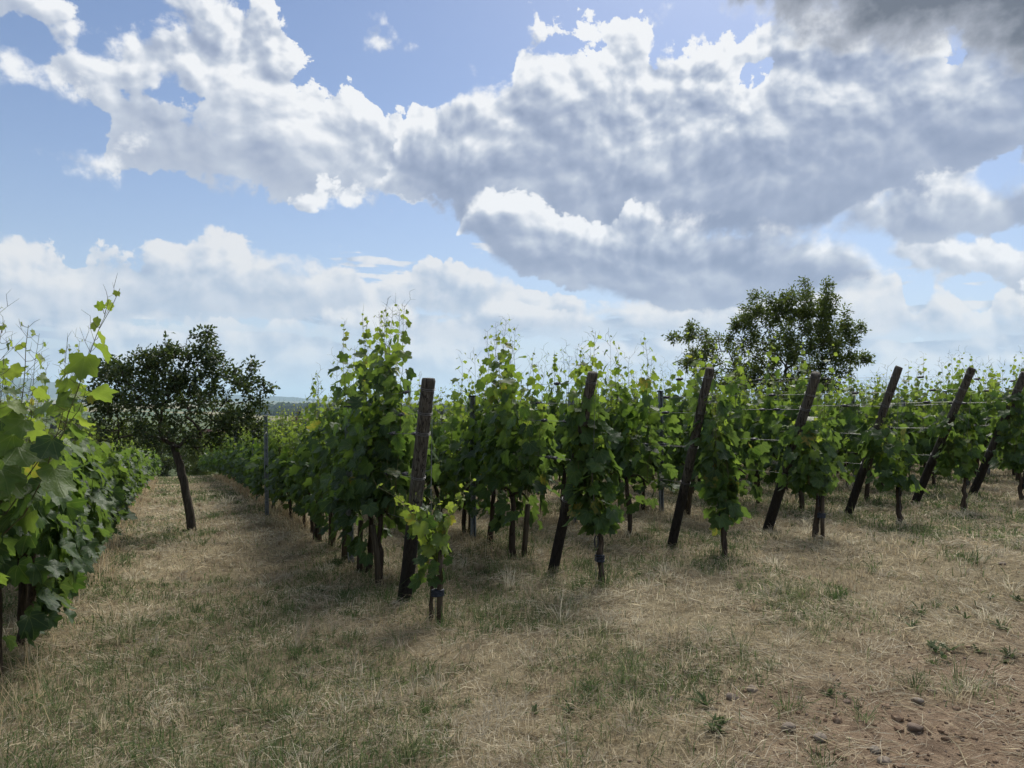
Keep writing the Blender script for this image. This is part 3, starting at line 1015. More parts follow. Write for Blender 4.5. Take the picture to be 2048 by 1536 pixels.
class Plant:
    """plan of one vine in its own frame (+Y along the row): trunk, shoots, tendrils, leaf placements"""
    def __init__(s, seed):
        s.rng = np.random.default_rng(seed)
        s.trunk, s.shoots, s.tend, s.pet = [], [], [], []
        s.P, s.N, s.T, s.S, s.A = [], [], [], [], []

    def leaf(s, p, out, size, age, up=0.45, droop=0.8):
        g = s.rng.normal
        s.P.append(p)
        s.N.append(np.asarray(out) * 0.85 + np.array([0, 0, up]) + g(0, 0.38, 3))
        s.T.append(np.asarray(out) * 0.5 - np.array([0, 0, droop]) + g(0, 0.35, 3))
        s.S.append(size); s.A.append(age)

    def shoot(s, pts, r0=0.0042, big=0.135, tendrils=True, step=0.078, f0=0.0, light=0.0):
        """a leafy shoot along pts; leaves shrink and pale towards its tip"""
        rng = s.rng
        pts = np.asarray(pts, float)
        seg = np.linalg.norm(np.diff(pts, axis=0), axis=1)
        L = np.concatenate([[0], np.cumsum(seg)])
        tot = L[-1]
        k = max(4, int(tot / 0.10))
        q = np.linspace(0, tot, k)
        path = np.stack([np.interp(q, L, pts[:, i]) for i in range(3)], -1)
        path[1:-1] += rng.normal(0, 0.006, (k - 2, 3))
        s.shoots.append((path, np.linspace(r0, 0.0013, k)))
        side = rng.random() * 6.28
        d = 0.04 + rng.random() * 0.05
        while d < tot:
            f = f0 + (1 - f0) * d / tot
            p = np.array([np.interp(d, L, pts[:, i]) for i in range(3)])
            side += math.pi + rng.normal(0, 0.5)
            left = tot - d
            size = big * min(1.0, 0.16 + left / 0.62) * (0.75 + 0.45 * rng.random())
            out = np.array([math.cos(side), math.sin(side) * 0.8, 0.0])
            pl = 0.35 * size + 0.025
            b = p + out * pl + np.array([0, 0, pl * (0.35 + 0.3 * rng.random())])
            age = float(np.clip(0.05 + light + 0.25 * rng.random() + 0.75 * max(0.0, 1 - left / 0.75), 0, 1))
            s.pet.append((p, b))
            s.leaf(b, out, size, age, 0.45, 0.75 if left > 0.25 else 0.1)
            if tendrils and left < 0.5 and rng.random() < 0.75:
                o = np.array([-math.cos(side), -math.sin(side), 0.0])
                ln = 0.05 + 0.07 * rng.random()
                a, bb = p + o * ln * 0.5 + np.array([0, 0, ln * 0.55]), p + o * ln + np.array([0, 0, ln * (0.5 + rng.random() * 0.9)])
                s.tend.append([p, a, bb])
                if rng.random() < 0.6: s.tend.append([a, a + np.array([rng.normal(0, 0.01), rng.normal(0, 0.01), ln * 0.6]), a + np.array([rng.normal(0, 0.03), rng.normal(0, 0.03), ln * 0.9])])
            d += step * (0.75 + 0.5 * rng.random()) * (0.55 + 0.45 * min(1.0, left / 0.4))

    def wall(s, n, y, zlo, zhi, xw, size=0.13):
        """leaves of the side shoots that fill the hedge"""
        rng = s.rng
        for k in range(n):
            sx = 1 if rng.random() < 0.5 else -1
            z = zlo + (zhi - zlo) * rng.random() ** 0.9
            w = xw * (0.55 + 0.55 * math.sin(math.pi * (0.12 + 0.8 * (z - zlo) / (zhi - zlo))))
            p = np.array([sx * w * (0.45 + 0.65 * rng.random()), rng.uniform(-y, y), z])
            up = (z - zlo) / (zhi - zlo)
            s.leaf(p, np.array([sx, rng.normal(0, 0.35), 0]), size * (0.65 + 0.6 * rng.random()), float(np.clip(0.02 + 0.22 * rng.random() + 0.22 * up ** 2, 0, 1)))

    def done(s):
        s.P, s.S, s.A = np.array(s.P), np.array(s.S), np.array(s.A)
        s.R = frames(np.array(s.N), np.array(s.T))
        s.SH = s.rng.integers(0, 4, len(s.P))
        return s


def trunk_path(rng, h=0.62, lean=0.06):
    n = 9
    z = np.linspace(-0.06, h, n)
    x = np.cumsum(rng.normal(0, 0.010, n)); y = np.cumsum(rng.normal(0, 0.012, n)) + lean * (z / h) * rng.normal(0, 1)
    return np.stack([x - x[0], y - y[0], z], -1), np.linspace(0.034, 0.022, n) * (0.85 + 0.35 * rng.random(n))


def row_vine(seed, low=0.37, top=1.34, n_shoot=12, tall=3, fill=92, xw=0.26, big=0.135, half=0.40):
    s = Plant(seed)
    rng = s.rng
    tp, tr = trunk_path(rng)
    s.trunk.append((tp, tr))
    head = tp[-1]
    for sg in (-1, 1):     # canes tied down along the wire
        q = np.linspace(0, 1, 5)
        s.trunk.append((np.stack([head[0] * (1 - q), head[1] + sg * half * q, head[2] + 0.05 * np.sin(q * math.pi) + rng.normal(0, 0.006, 5)], -1), np.linspace(0.015, 0.007, 5)))
    for k in range(n_shoot):
        y0 = -half + 2 * half * (k + rng.random()) / n_shoot
        h = rng.normal(top + 0.16, 0.16)
        if k < tall: h = rng.uniform(top + 0.42, top + 0.95)
        y0 = y0 if k >= tall else rng.uniform(-half, half)
        dx, dy = rng.normal(0, 0.06), rng.normal(0, 0.08)
        z = np.linspace(0.64, h, 6)
        q = (z - 0.64) / (h - 0.64)
        s.shoot(np.stack([dx * q + rng.normal(0, 0.015, 6), y0 + dy * q + rng.normal(0, 0.015, 6), z], -1), big=big)
    s.wall(fill, half + 0.06, low, top, xw, big * 0.98)
    return s.done()


def build_parts(s, root, fine, n_obj=0, sc_=1.0):
    """mesh objects of one planned vine under its root"""
    G = Geo()
    for p, r in s.trunk: G.tube(p, r, 7 if fine else 5, True, 0.5, s.rng)
    out = {'trunk': G.mesh('trunk', MAT['vine_bark'])}
    if fine:
        obj('trunk', out['trunk'], root)
        for p, r in s.shoots:
            G = Geo(); G.tube(p, r, 5)
            obj('shoot', G.mesh('shoot', MAT['green_shoot']), root)
        if s.tend or s.pet:
            G = Geo()
            for a, b in s.pet: G.tube([a, (np.asarray(a) + b) / 2 - np.array([0, 0, 0.006]), b], 0.0015, 3, False)
            o = obj('leaf_stalks', G.mesh('leaf_stalks', MAT['green_shoot']), root); o['kind'] = 'stuff'
        for tt in s.tend:
            G = Geo(); G.tube(tt, [0.0014, 0.0011, 0.0006], 3, False)
            obj('tendril', G.mesh('tendril', MAT['green_shoot']), root)
        order = np.argsort(-(s.S + 0.5 * (s.A > 0.45)))
        for i in order[:n_obj]:
            o = obj('leaf', leaf_mesh(int(s.SH[i]), int(round(float(np.clip(s.A[i], 0, 1)) * 7))), root)
            M = Matrix([list(s.R[i][r] * s.S[i]) + [s.P[i][r]] for r in range(3)] + [[0, 0, 0, 1]])
            o.matrix_basis = M
        k = order[n_obj:]
        if len(k):
            v, f, ag, bl = merge_leaves(s.P[k], s.R[k], s.S[k], s.A[k], s.SH[k], FINE)
            o = obj('foliage', make_mesh('foliage', v, f, MAT['vine_leaf'], True, {'age': ag, 'blade': bl}), root)
            o['kind'] = 'stuff'
        return None
    G = Geo()
    for p, r in s.shoots: G.tube(p[::2] if len(p) > 6 else p, np.asarray(r)[::2] * 1.15 if len(p) > 6 else np.asarray(r) * 1.15, 3, False)
    for tt in s.tend: G.tube(tt, [0.0019, 0.0016, 0.0010], 3, False)
    out['shoots'] = G.mesh('shoots', MAT['green_shoot'])
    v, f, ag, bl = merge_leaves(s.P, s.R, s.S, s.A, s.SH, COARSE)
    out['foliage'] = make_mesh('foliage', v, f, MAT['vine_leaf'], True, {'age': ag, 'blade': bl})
    return out


# ---------------------------------------------------------------- rows
ORD = ['first', 'second', 'third', 'fourth', 'fifth', 'sixth', 'seventh', 'eighth', 'ninth', 'tenth', 'eleventh', 'twelfth', 'thirteenth', 'fourteenth', 'fifteenth', 'sixteenth', 'seventeenth', 'eighteenth', 'nineteenth']
TENS = {2: 'twent', 3: 'thirt', 4: 'fort', 5: 'fift', 6: 'sixt'}


def ordinal(n):
    if n <= 19: return ORD[n - 1]
    t, u_ = divmod(n, 10)
    return TENS[t] + 'ieth' if u_ == 0 else TENS[t] + 'y-' + ORD[u_ - 1]


N_ROWS, SPACING = 15, 0.75
E0, ESTEP = np.array([-0.84, 6.10]), np.array([1.245, 0.785])
DV = np.array([DX, DY])
ROW_RZ = math.atan2(-DX, DY)                       # turns local +Y onto the row direction


def row_end(i):
    return E0 + ESTEP * i


def seen(x, y, m=0.06):
    """roughly: inside the picture's width"""
    return y > 0.6 and abs(x / y) < PX_W / 2 / F_PX + m + 0.5 / y


LEFT0 = np.array([-3.02, 4.42])                    # the row left of the lane: one of its trunks
VARIANTS = []
for k in range(9):
    s = row_vine(100 + k, tall=4 + k % 3, top=1.20 + 0.06 * (k % 4), fill=98 + 7 * (k % 4))
    VARIANTS.append(build_parts(s, None, False))
LOWV = []
for k in range(5):
    s = row_vine(200 + k, low=0.22, top=1.32, tall=1 + k % 2, fill=125, xw=0.30)
    LOWV.append(build_parts(s, None, False))

spots = []                                         # (x, y, row, index, kind)
for i in range(N_ROWS):
    e = row_end(i)
    for k in range(56 if i == 0 else 42):
        q = e + DV * (0.80 + SPACING * k)
        if seen(*q) and not (i > 0 and k > 0 and _hash(i * 7 + 3, k * 13 + 1, 5) < 0.07): spots.append((q[0], q[1], i, k + 1))
for k in range(0, 50):
    q = LEFT0 + DV * SPACING * k
    if q[1] > 2.6: spots.append((q[0], q[1], -1, k + 3))
rs = np.random.default_rng(77)
spots = [(x + rs.normal(0, 0.03), y + rs.normal(0, 0.05), i, k) for x, y, i, k in spots]
# keep the tree's feet free
spots.sort(key=lambda q: math.hypot(q[0], q[1]))
N_VINES = 286
NEAR = {(-1, 6): 150, (-1, 3): 290, (-1, 4): 230, (-1, 5): 170, (0, 1): 250, (0, 2): 220, (0, 3): 180, (1, 1): 220, (1, 2): 150, (2, 1): 190, (3, 1): 170, (4, 1): 130}
GROUP = 'grapevines trained along the trellis rows'


def vine_label(i, k):
    if i == -1: return f'grapevine {ordinal(k - 1)} from the camera in the row left of the grass lane'
    return f'grapevine {ordinal(k)} from the end post in the {ordinal(i + 1)} row right of the lane'


rest = []
for n, (x, y, i, k) in enumerate(spots):
    z = gz(x, y)
    if n >= N_VINES:
        rest.append((x, y, z, i))
        continue
    rz = ROW_RZ + (0 if rs.random() < 0.5 else math.pi) + rs.normal(0, 0.05)
    root = empty('grapevine', (x, y, z), rz)
    tag(root, vine_label(i, k), 'grapevine', GROUP)
    if (i, k) in NEAR:
        if i == -1:
            s = row_vine(500 + k, low=0.30 if k == 3 else 0.22, top=1.32, tall=2, fill=185, xw=0.30, big=0.132)
        else:
            s = row_vine(600 + 10 * i + k, low=0.35 if i else 0.32, top=(1.62, 1.52, 1.46, 1.40, 1.36)[min(i, 4)], tall=6 if i < 2 else 4, fill=125 if i else 165, xw=0.27 if i else 0.34)
        build_parts(s, root, True, NEAR[(i, k)])
    else:
        d = VARIANTS[rs.integers(len(VARIANTS))] if i >= 0 else LOWV[rs.integers(len(LOWV))]
        sc_ = 0.92 + 0.16 * rs.random()
        zf = 1.0
        if i == 0: zf = float(np.interp(k, [4, 9], [1.0, 0.86]))
        if i == -1: zf = float(np.interp(k, [5, 10], [0.98, 0.86]))
        root.scale = (sc_ * (0.85 + 0.25 * rs.random()), sc_, zf * (0.84 + 0.24 * rs.random()))
        for nm in ('trunk', 'shoots', 'foliage'):
            o = obj(nm, d[nm], root)
            if nm != 'trunk': o['kind'] = 'stuff'

# farther vines of the rows: one mass, from the same plants
if rest:
    V, Fc, AG, n = [], [], [], 0
    src = []
    for d in VARIANTS + LOWV:
        me = d['foliage']
        co = np.empty(len(me.vertices) * 3, np.float32); me.vertices.foreach_get('co', co)
        ix = np.empty(len(me.loops), np.int32); me.loops.foreach_get('vertex_index', ix)
        ag = np.empty(len(me.vertices), np.float32); me.attributes['age'].data.foreach_get('value', ag)
        src.append((co.reshape(-1, 3), ix.reshape(-1, 3), ag))
    for x, y, z, i in rest:
        co, ix, ag = src[rs.integers(9) if i >= 0 else 9 + rs.integers(5)]
        zf = 0.86 if i <= 0 else 0.97
        # every second leaf, a little larger, is enough out there
        nv = len(COARSE[0][0]); nf = len(COARSE[0][1])
        nl = len(co) // nv
        keep = np.arange(0, nl, 2)
        c = co.reshape(nl, nv, 3)[keep]
        mid = c.mean(1, keepdims=True)
        c = mid + (c - mid) * 1.3
        a = ROW_RZ + (0 if rs.random() < 0.5 else math.pi)
        rot = np.array([[math.cos(a), -math.sin(a), 0], [math.sin(a), math.cos(a), 0], [0, 0, 1]])
        v = (c.reshape(-1, 3) * np.array([1, 1, zf])) @ rot.T + np.array([x, y, z])
        f = (np.arange(len(keep))[:, None, None] * nv + (ix[:nf] - ix[:nf].min())[None]).reshape(-1, 3)
        V.append(v); Fc.append(f + n); AG.append(ag.reshape(nl, nv)[keep].ravel())
        n += len(v)
    o = obj('distant_grapevine_rows', make_mesh('distant_grapevine_rows', np.concatenate(V), np.concatenate(Fc), MAT['vine_leaf'], True, {'age': np.concatenate(AG), 'blade': np.full((n, 3), 0.5)}))
    tag(o, 'far ends of the green vine rows dropping down the slope', 'vineyard', kind='stuff')

# ---------------------------------------------------------------- end posts with wires
def end_post(i):
    e = row_end(i)
    z = gz(*e)
    root = empty('end_post', (e[0], e[1], z), ROW_RZ)
    rng = np.random.default_rng(900 + i)
    L = [1.86, 1.90, 1.88, 1.87, 1.95, 1.95, 1.90, 1.88, 1.88][i % 9]
    lean = R([16.5, 20.5, 18.0, 21.5, 21.5, 24.0, 23, 20, 20][i % 9])
    ax = np.array([0.0, -math.sin(lean), math.cos(lean)])
    n = 9
    q = np.linspace(-0.12, 1, n)
    rad = ([0.054, 0.046, 0.045, 0.053, 0.047, 0.049, 0.052, 0.048, 0.05][i % 9]) * np.interp(q, [-0.12, 0.5, 0.985, 1.0], [1.06, 1.0, 0.95, 0.86])
    pts = ax[None] * (q * L)[:, None] + np.stack([rng.normal(0, 0.003, n), rng.normal(0, 0.003, n), np.zeros(n)], -1)
    pts = np.insert(pts, n - 1, ax * L * 0.99, 0); rad = np.insert(rad, n - 1, rad[-2] * 0.99)
    G = Geo(); G.tube(pts, rad, 14, True, 0.05, rng)
    obj('pole', G.mesh('pole', MAT['weathered_wood']), root)
    hs = (0.66, 1.02, 1.36, 1.52, 1.70)

    def at(h):
        return ax * (h / ax[2])
    for h in hs:
        c = at(h)
        a = np.linspace(0, 2 * math.pi, 17)
        bx, by = np.array([1.0, 0, 0]), np.cross(ax, [1.0, 0, 0])
        for dz in ((0.0, 0.012) if h != 1.36 else (0.0, 0.01, 0.021)):
            ring = c + ax * dz + (rad[4] + 0.0025) * (np.cos(a)[:, None] * bx + np.sin(a)[:, None] * by)
            G = Geo(); G.tube(ring, 0.0022, 4, False)
            obj('wire_band', G.mesh('wire_band', MAT['wire']), root)
    # wires down the row, sagging between the stakes and following the slope
    far_l = 30.0
    for w, h in enumerate(hs):
        for sx in ((-1, 1) if h in (1.02, 1.36) else (0,)):
            q = np.concatenate([[0.0], np.linspace(0.7, far_l, 16)])
            P = []
            for d in q:
                g = gz(e[0] + DX * d, e[1] + DY * d) - z
                y0 = at(h)[1]
                P.append([sx * 0.045 * min(1, d / 1.5) + sx * 0.02, y0 + (d - y0) * (d / far_l) + y0 * 0 if d == 0 else d, h + g + rng.normal(0, 0.006)])
            P[0] = [sx * 0.05, at(h)[1] + 0.05, h]
            G = Geo(); G.tube(P, 0.0016, 4, False)
            wo_ = obj('wire', G.mesh('wire', MAT['wire']), root)
            if h > 0.9 and i < 9:
                t = 0.25 + 0.5 * rng.random()
                c = np.array(P[0]) * (1 - t) + np.array(P[1]) * t
                G = Geo(); G.tube([c + [0, -0.045, 0], c + [0, 0.0, 0.0], c + [0, 0.045, 0]], [0.011, 0.016, 0.011], 8); G.box(c + [0.016, 0, 0.006], (0.014, 0.06, 0.022)); G.tube([c + [-0.022, 0.01, 0], c + [0.03, 0.01, 0]], 0.007, 6)
                obj('wire_tensioner', G.mesh('wire_tensioner', MAT['dark_iron']), wo_)
    # stay wire from the head of the post down to its anchor
    an = np.array([0.02, -0.72, 0.20 + gz(e[0] - DX * 0.72, e[1] - DY * 0.72) - z])
    G = Geo(); G.tube([at(1.62) + [0.03, -0.05, 0], (at(1.62) + an) / 2 + [0, 0, -0.01], an, an - [0, 0, 0.26]], 0.0024, 4, False)
    sw = obj('stay_wire', G.mesh('stay_wire', MAT['wire']), root)
    a = np.linspace(0, 2 * math.pi, 17)
    G = Geo(); G.tube(np.stack([an[0] + 0.018 * np.cos(a), np.full(17, an[1]), an[2] + 0.16 + 0.05 * np.sin(a)], -1), 0.006, 5, False)
    obj('anchor_shackle', G.mesh('anchor_shackle', MAT['dark_iron']), sw)
    names = ['nearest leaning wooden end post, its pole bare from top to foot', 'second leaning wooden end post from the grass lane, foliage round its middle', 'third leaning wooden end post from the grass lane',
             'fourth leaning wooden end post from the lane, grey head before the right tree', 'fifth leaning wooden end post from the lane, its head wrapped in vine leaves',
             'sixth leaning wooden end post from the lane, bare grey head against the sky', 'seventh leaning wooden end post from the lane, at the right edge']
    tag(root, names[i] if i < 7 else f'{ordinal(i + 1)} leaning wooden end post from the grass lane', 'post', 'leaning end posts of the vine rows')
    return root


for i in range(8): end_post(i)


# ---------------------------------------------------------------- steel stakes along the rows
def metal_stake_mesh():
    G = Geo()
    h = 1.66
    t = 0.003
    for c, sz in (((0, 0.018, h / 2), (0.046, t, h)), ((-0.0215, 0, h / 2), (t, 0.036, h)), ((0.0215, 0, h / 2), (t, 0.036, h)), ((-0.027, -0.018, h / 2), (0.014, t, h)), ((0.027, -0.018, h / 2), (0.014, t, h))):
        G.box(c, sz)
    return G.mesh('profile', MAT['galvanised'], False)


ST_ME = metal_stake_mesh()
G = Geo()
for k in range(6): G.box((0.034, -0.01, 0.55 + 0.2 * k), (0.014, 0.02, 0.03))
HOOK_ME = G.mesh('wire_hooks', MAT['galvanised'], False)
G = Geo(); G.box((0, 0, 1.667), (0.075, 0.05, 0.016))
CAP_ME = G.mesh('cap', MAT['dark_iron'], False)
rk = np.random.default_rng(5)
for i in range(-1, 10):
    for k in range(5):
        if i >= 0: q, lab = row_end(i) + DV * (2.02 + 5.2 * k) - np.array([NX, NY]) * (0.28 if (i, k) == (0, 1) else 0.0), f'{ordinal(k + 1)} steel stake behind the end post in the {ordinal(i + 1)} row right of the lane'
        else: q, lab = LEFT0 + DV * (2.6 + 5.2 * k), f'{ordinal(k + 1)} steel stake in the vine row left of the grass lane'
        if not seen(*q) or math.hypot(*q) > 30: continue
        sk = empty('steel_stake', (q[0], q[1], gz(*q) - 0.02), ROW_RZ + rk.normal(0, 0.1))
        sk.rotation_euler = (rk.normal(0, 0.02), R(-1.5) + rk.normal(0, 0.015), ROW_RZ)
        obj('profile', ST_ME, sk); obj('wire_hooks', HOOK_ME, sk); obj('cap', CAP_ME, sk)
        tag(sk, lab, 'stake', 'galvanised stakes along the vine rows')

# short wooden stakes beside the trunks
rk = np.random.default_rng(8)
n_st = 0
for i, ks in ((0, range(0, 5)), (1, (0, 2)), (2, (1,)), (3, (1,))):
    for k in ks:
        q = row_end(i) + DV * (0.80 + SPACING * k - 0.06) + np.array([NX, NY]) * (0.05 if i else -0.03)
        G = Geo()
        h = 0.50 + 0.12 * rk.random()
        G.tube([[0, 0, -0.08], [0.004, 0.0, h * 0.5], [0.012 * rk.normal(), 0.012 * rk.normal(), h]], [0.029, 0.028, 0.026], 9, True, 0.08, rk)
        o = obj('wooden_stake', G.mesh('wooden_stake', MAT['stake_wood']))
        o.location = (q[0], q[1], gz(*q)); o.rotation_euler = (rk.normal(0, 0.04), rk.normal(0, 0.04), 0)
        tag(o, f'short round wooden stake beside {ordinal(k + 1)} grapevine of the {ordinal(i + 1)} row', 'stake', 'short wooden stakes at the vine trunks')


# ---------------------------------------------------------------- vines at the row ends, climbing the stay wires
def end_vine(i, zlo, zhi, rad, n_sh, fill, tall, label, n_obj, seed, big=0.135, trunk_h=0.42, side=0.0):
    e = row_end(i) - DV * 0.70
    root = empty('grapevine', (e[0] + side * NX, e[1] + side * NY, gz(*e)), ROW_RZ)
    s = Plant(seed)
    rng = s.rng
    tp, tr = trunk_path(rng, trunk_h, 0.03)
    s.trunk.append((tp, tr * (0.5 if i == 0 else 0.95)))
    top = np.array([0, 0.22, 1.70])

    def axis(z):
        q = np.clip((z - 0.3) / 1.4, 0, 1.4)
        return np.array([0.0, 0.02 + 0.26 * q, z])
    for k in range(n_sh):
        h = zhi + rng.normal(0, 0.08)
        if k < tall: h = zhi + 0.32 + 0.42 * rng.random()
        z = np.linspace(tp[-1][2] - 0.03, h, 7)
        ph, rr = rng.random() * 6.28, rad * (0.3 + 0.6 * rng.random())
        P = [axis(zz) + np.array([math.cos(ph + zz * 2) * rr, math.sin(ph + zz * 2) * rr, 0]) * min(1, (zz - z[0]) / 0.3) for zz in z]
        P[0] = tp[-1]
        s.shoot(P, big=big, light=0.06)
    for k in range(fill):
        z = rng.uniform(zlo, zhi)
        ph = rng.random() * 6.28
        out = np.array([math.cos(ph), math.sin(ph), 0])
        s.leaf(axis(z) + out * rad * (0.5 + 0.8 * rng.random()), out, big * (0.65 + 0.55 * rng.random()), float(np.clip(0.05 + 0.3 * rng.random(), 0, 1)))
    if i == 1:       # dark tie round the trunk
        G = Geo(); a = np.linspace(0, 2 * math.pi, 17)
        c = [np.interp(0.22, tp[:, 2], tp[:, q]) for q in (0, 1)]
        for dz in (0, 0.012, 0.025, 0.04): G.tube(np.stack([c[0] + 0.037 * np.cos(a), c[1] + 0.037 * np.sin(a), 0.20 + dz + 0.006 * np.sin(a + dz * 90)], -1), 0.007, 5, False)
        obj('tie_band', G.mesh('tie_band', MAT['tie_band']), root)
    if i == 0:       # low arms reaching out either way in front of the bare post
        for tgt in ([-0.40, 0.10, 0.98], [-0.28, 0.02, 0.86], [0.30, -0.02, 1.02], [0.22, -0.05, 0.88], [0.02, 0.04, 0.86]):
            q = np.linspace(0, 1, 6)[:, None]
            P = tp[-1] * (1 - q) + np.array(tgt) * q + np.array([0, 0, 0.12]) * np.sin(q * math.pi)
            s.shoot(P, big=0.125, light=0.22)
    s.done()
    build_parts(s, root, True, n_obj)
    tag(root, label, 'grapevine', GROUP)
    return root


end_vine(0, 0.28, 0.80, 0.10, 2, 26, 0, 'low sparse grapevine on the stay wire in front of the nearest end post', 110, 31, 0.11)
end_vine(1, 0.48, 1.48, 0.16, 8, 80, 4, 'full grapevine climbing the second end post, its gnarled trunk bound with a dark tie', 230, 32, side=0.07)
end_vine(2, 0.28, 1.45, 0.15, 6, 70, 3, 'grapevine hanging down to its trunk foot at the third end post', 200, 33, side=0.08)
end_vine(3, 0.52, 1.20, 0.24, 7, 105, 0, 'bushy grapevine on a thick split trunk at the fourth end post', 180, 34)
end_vine(4, 0.42, 1.10, 0.22, 6, 85, 0, 'grapevine with dark foot at the fifth end post', 140, 35)
end_vine(5, 0.50, 1.20, 0.20, 6, 70, 0, 'yellowish grapevine at the sixth end post', 110, 36)
end_vine(6, 0.50, 1.50, 0.22, 7, 85, 1, 'dense grapevine at the seventh end post on the right edge', 80, 37)

# anchor stakes and ties at the row ends
for i, h in ((0, 0.52), (6, 0.5), (3, 0.42)):
    e = row_end(i) - DV * 0.74 + np.array([NX, NY]) * 0.045
    root = empty('anchor_stake', (e[0], e[1], gz(*e)), ROW_RZ)
    G = Geo(); G.tube([[0, 0, -0.1], [0, 0.003, 0.3], [0.003, 0.006, h]], [0.022, 0.021, 0.020], 9, True, 0.08, rk)
    obj('pole', G.mesh('pole', MAT['stake_wood']), root)
    G = Geo(); a = np.linspace(0, 2 * math.pi, 17)
    for dz in (0, 0.012, 0.024, 0.036): G.tube(np.stack([-0.018 + 0.044 * np.cos(a), 0.027 * np.sin(a), np.full(17, 0.20 + dz)], -1), 0.0075, 5, False)
    obj('tie_band', G.mesh('tie_band', MAT['tie_band']), root)
    tag(root, {0: 'wooden anchor stake with dark tie in front of the nearest end post', 6: 'wooden anchor stake with dark tie near the right edge', 3: 'wooden stake with dark tie at the foot of the fourth row end vine'}[i], 'stake')

# a small plastic clip on the top wire of the first row
c = at_dist(612, 851, 11.0)
G = Geo(); G.box((0, 0, 0), (0.035, 0.02, 0.09), Matrix.Rotation(R(-30), 3, 'Y')); G.box((0.0, -0.014, 0.02), (0.05, 0.012, 0.03), Matrix.Rotation(R(-30), 3, 'Y'))
o = obj('wire_clip', G.mesh('wire_clip', MAT['blue_plastic'], False)); o.location = c
tag(o, 'small blue plastic clip on the trellis wire of the first row', 'clip')


# the long bare shoot that leans out of the nearest left vine
def lone_shoots():
    b = LEFT0 - DV * 0.75
    root = empty('grapevine', (b[0] - 0.05, b[1] - 0.1, gz(*b)), 0)
    s = Plant(4711)
    inv = Vector(root.location)
    tp, tr = trunk_path(s.rng, 0.6)
    s.trunk.append((tp, tr))
    for path, d0 in (([(60, 1010), (110, 900), (150, 800), (185, 690), (212, 620), (240, 577)], 3.75), ([(25, 930), (45, 800), (52, 720), (57, 650)], 3.7), ([(-10, 900), (0, 780), (2, 700), (5, 650)], 3.6), ([(85, 940), (120, 850), (132, 770), (130, 700)], 4.0), ([(30, 1000), (90, 900), (140, 850), (175, 770)], 3.8)):
        P = [np.array(at_dist(x, y, d0) - inv) for x, y in path]
        s.shoot([tp[-1]] + P, big=0.150, f0=0.2, light=0.12, r0=0.0055, step=0.085)
    s.done()
    build_parts(s, root, True, 120)
    tag(root, 'grapevine at the left edge with one long shoot leaning out above the rest', 'grapevine', GROUP)


lone_shoots()


